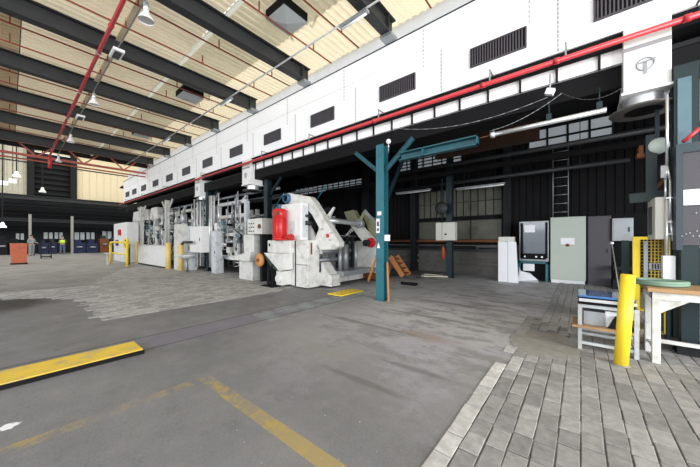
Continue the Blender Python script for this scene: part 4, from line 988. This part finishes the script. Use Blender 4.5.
t = thing('wall_panel', 'dark grey equipment panel with a white sheet at the right edge', 'panel', (1.3,4.75,1.1))
MB().box(.875,1.9,4.72,4.86,1.20,2.22).build('board', 'panelgrey', t, .004)
MB().box(.825,.875,4.70,4.88,1.15,2.32).box(.875,1.9,4.70,4.88,2.22,2.32).build('frame', 'slate', t)
p = onY(683.5,190,4.7); q = onY(700,204.5,4.7); MB().box(p.x,1.5,4.70,4.715,q.z,p.z).build('white_sheet', 'paper', t)
b = MB()
for (px, py) in ((682,236),(686,234),(690,233),(693,236),(697,231),(699,236),(696,213)): p = onY(px,py,4.7); b.ball(p, .006, 6)
b.build('push_button', 'silver', t)
MB().box(.87,1.0,4.74,4.86,0,1.2).build('leg', 'dteal', t)
p = onY(683,142,4.8); q = onY(700,128,4.8); tag(MB().tube(p, q, .02, 10).build('red_lever', 'red'), 'short red pipe end above the grey panel at the right edge', 'pipe')
tag(MB().box(.95,1.3,5.5,5.56,2.75,3.575).build('blue_backing', 'paleteal'), 'pale blue steel sheet behind the top of the right column', 'sheet')
# mesh guard
Y0 = 5.6; x0 = onY(633,240,Y0).x; x1 = onY(668,240,Y0).x
t = thing('mesh_guard', 'yellow wire mesh guard beside the right column', 'guard', ((x0+x1)/2,Y0,0))
for x in (x0+.03, x1): MB().box(x-.035,x+.035,Y0-.03,Y0+.03,0,1.31).build('post', 'yellow', t)
MB().box(x0,x1,Y0-.02,Y0+.02,1.27,1.31).box(x0,x1,Y0-.02,Y0+.02,.28,.32).build('rail', 'yellow', t)
b = MB(); x = x0+.07
while x < x1: b.tube((x,Y0,.3),(x,Y0,1.28),.006,5); x += .035
z = .34
while z < 1.28: b.tube((x0,Y0,z),(x1,Y0,z),.005,5); z += .045
b.build('wire_mesh', 'guard', t)
MB().box(x0+.1,x0+.14,Y0-.05,Y0-.03,.3,1.25).build('inner_upright', 'steel', t)
MB().box(x0+.15,x1-.02,Y0-.05,Y0-.03,.86,.95).build('lower_strip', 'steel', t)
b = MB()
for k in range(12): b.box(x0+.18+.025*k,x0+.19+.025*k,Y0-.056,Y0-.05,.87,.94)
b.build('vent_slot', 'black', t)
tag(MB().box(x1-.12,x1+.25,5.72,5.9,0,1.22).build('dark_housing', 'dteal'), 'dark housing behind the yellow mesh guard', 'housing')
tag(MB().box(.52,.60,6.2,6.3,0,1.26).build('dark_teal_post_block', 'dteal'), 'dark teal block standing left of the yellow mesh guard', 'post')
# handle rod leaning
t = tag(MB().tube((.46,5.0,.0),(.36,5.6,1.22),.007,6).ball((.36,5.6,1.22),.025,8).build('thin_rod', 'silver'), 'thin upright metal rod between the beige cabinet and the yellow guard', 'rod')
# bollard
t = thing('yellow_bollard', 'bright yellow steel bollard leaning slightly on the paving', 'bollard', (.317,3.90,0))
top = Vector((.37,3.92,.91)); MB().tube((.317,3.90,0),top,.057,28).build('tube', 'yellow', t)
MB().tube(top, top+Vector((.0003,0,.006)), .056, 28, .05).build('cap', 'yellow', t)
MB().lathe((.317,3.90,0), [(.075,0.008),(.07,.014),(.055,.016)], 24).build('foot_collar', 'steel', t)
# stand with glossy plates
t = thing('steel_trestle', 'low grey steel trestle rack behind the leaning bollard', 'stand', (.22,4.42,0))
X0, X1, Ya, Yb2 = 0.0, .46, 4.19, 4.62
for x in (X0, X1):
    for y in (Ya, Yb2): MB().box(x-.018,x+.018,y-.018,y+.018,0,.53).build('leg', 'legs', t)
for y in (Ya, Yb2): MB().box(X0,X1,y-.015,y+.015,.49,.53).build('rail', 'legs', t); MB().box(X0,X1,y-.012,y+.012,.07,.10).build('rail', 'legs', t)
for x in (X0, X1): MB().box(x-.015,x+.015,Ya,Yb2,.49,.53).build('rail', 'legs', t); MB().box(x-.012,x+.012,Ya,Yb2,.07,.10).build('rail', 'legs', t)
tag(MB().box(-.07,.44,4.14,4.6,.26,.285).build('shelf_board', 'wood', None, .003), 'brown wooden board on the lower level of the trestle rack', 'board')
for x in (0.0,.46): pass
MB().box(X0,X1,Ya-.005,Ya+.005,.235,.26).box(X0,X1,Yb2-.005,Yb2+.005,.235,.26).build('shelf_support', 'steel', t)
t = thing('grey_carton', 'grey and white box on the shelf board under the glossy plates', 'box', (.15,4.4,.285))
MB().box(.03,.22,4.25,4.55,.285,.44).build('grey_half', 'steel', t, .004); MB().box(.22,.33,4.26,4.55,.285,.46).build('white_half', 'paper', t, .004)
tag(MB().prism([(.24,.285),(.44,.285),(.44,.40),(.30,.42)], 4.2, 4.25).build('black_wedge', 'black'), 'black wedge piece on the shelf board behind the bollard', 'wedge')
z = .53
for i, (hh, m_, dx, lb) in enumerate(((.03,'black',0,'black bottom plate of the stack on the trestle rack'),(.035,'silver',.01,'polished steel plate in the middle of the stack on the trestle rack'),(.015,'black',0,'thin black sheet below the blue top plate'),(.022,'blueplate',.005,'glossy blue top plate on the trestle rack stack'))):
    tag(MB().box(-.02+dx,.45+dx,4.15,4.66,z,z+hh).build('stacked_plate', m_, None, .003), lb, 'plate'); z += hh+.0005
# bench
t = thing('workbench', 'wooden topped workbench with pale steel legs at the right edge', 'workbench', (1.15,4.4,0))
MB().box(.53,1.8,4.12,4.66,.735,.775).build('bench_top', 'wood', t, .004)
for x, y in ((.60,4.2),(.60,4.6),(1.65,4.2),(1.65,4.6)): MB().box(x-.03,x+.03,y-.03,y+.03,0,.735).build('leg', 'machine', t, .003)
MB().box(.57,1.7,4.16,4.24,.66,.735).box(.57,.63,4.2,4.62,.66,.735).build('apron', 'machine', t)
MB().box(.6,1.65,4.585,4.615,.12,.16).box(.59,.61,4.2,4.6,.12,.15).build('stretcher', 'machine', t)
MB().prism([(.63,.66),(.83,.66),(.63,.52)], 4.19, 4.2).build('gusset', 'machine', t)
# cloth hose
t = MB(); 
b = MB()
for k, (rx, ry, zz) in enumerate(((.20,.17,.795),(.19,.16,.815))):
    n = 24; vs = []; m_ = 10
    for i in range(n):
        a = 2*PI*i/n; w = 1+.06*math.sin(3*a+k)
        for j in range(m_): c = 2*PI*j/m_; vs.append((.66+(rx*w*math.cos(a))*(1)+.022*math.cos(c)*math.cos(a), 4.45+ry*w*math.sin(a)+.022*math.cos(c)*math.sin(a), zz+.018*math.sin(c)))
    b.add(vs, [(i*m_+j, ((i+1)%n)*m_+j, ((i+1)%n)*m_+(j+1)%m_, i*m_+(j+1)%m_) for i in range(n) for j in range(m_)], True)
b.ball((.66,4.45,.795), .17, 10, (1,.9,.1))
tag(b.build('coiled_hose', 'green'), 'flat coil of grey-green hose lying on the workbench', 'hose')
for i, (x, y, w, m_) in enumerate(((.95,4.75,.25,'dark'),(1.2,4.9,.3,'wood'),(.75,4.9,.25,'plinth'))):
    tag(MB().rbox((x,y,.06),(w,.18,.12),rz=.3*i).build('scrap_block', m_), 'loose %s block on the floor under the workbench' % ('dark iron','brown wooden','grey concrete')[i], 'block')

# ================================================================== LIGHT
w = bpy.data.worlds.new('World'); bpy.context.scene.world = w; w.use_nodes = True
bg = w.node_tree.nodes['Background']; bg.inputs[0].default_value = (.93,.97,1,1); bg.inputs[1].default_value = 2.4
def area(name, loc, rot, sx, sy, power, col=(1,1,1)):
    l = bpy.data.lights.new(name, 'AREA'); l.shape = 'RECTANGLE'; l.size = sx; l.size_y = sy; l.energy = power; l.color = col
    o = bpy.data.objects.new(name, l); C.objects.link(o); o.location = loc; o.rotation_euler = rot; return o
area('window_band_daylight', (-3.5, -12.5, 3.9), (PI/2, 0, 0), 24, 3.0, 1700, (.97,.985,1))
area('roof_fill', (-7, -7.2, 5.78), (0, 0, 0), 27, 8.5, 500, (.97,.985,1))  # added fill from above to brighten the floor, no skylight modelled
area('side_fill', (8.5, -.2, 2.4), (PI/2, 0, PI/2), 9, 4.2, 2600, (.97,.985,1))  # added fill from the right for floor and bay, no gate there
area('far_hall_fill', (-31, 2, 14.7), (0, 0, 0), 14, 18, 3800, (1,.97,.90))  # added fill under the far ceiling to light the cream end wall
# camera
cd = bpy.data.cameras.new('Camera'); cam = bpy.data.objects.new('Camera', cd); C.objects.link(cam)
cd.sensor_width = 36; cd.lens = 36*F/700; cd.shift_y = 7.5/700; cd.clip_start = .05; cd.clip_end = 300
cam.location = (0,0,CAMZ); cam.rotation_euler = (PI/2, 0, math.atan2(SN, CS))
sc = bpy.context.scene; sc.camera = cam
sc.view_settings.view_transform = 'Standard'; sc.view_settings.look = 'None'; sc.view_settings.exposure = -0.45; sc.view_settings.gamma = 1
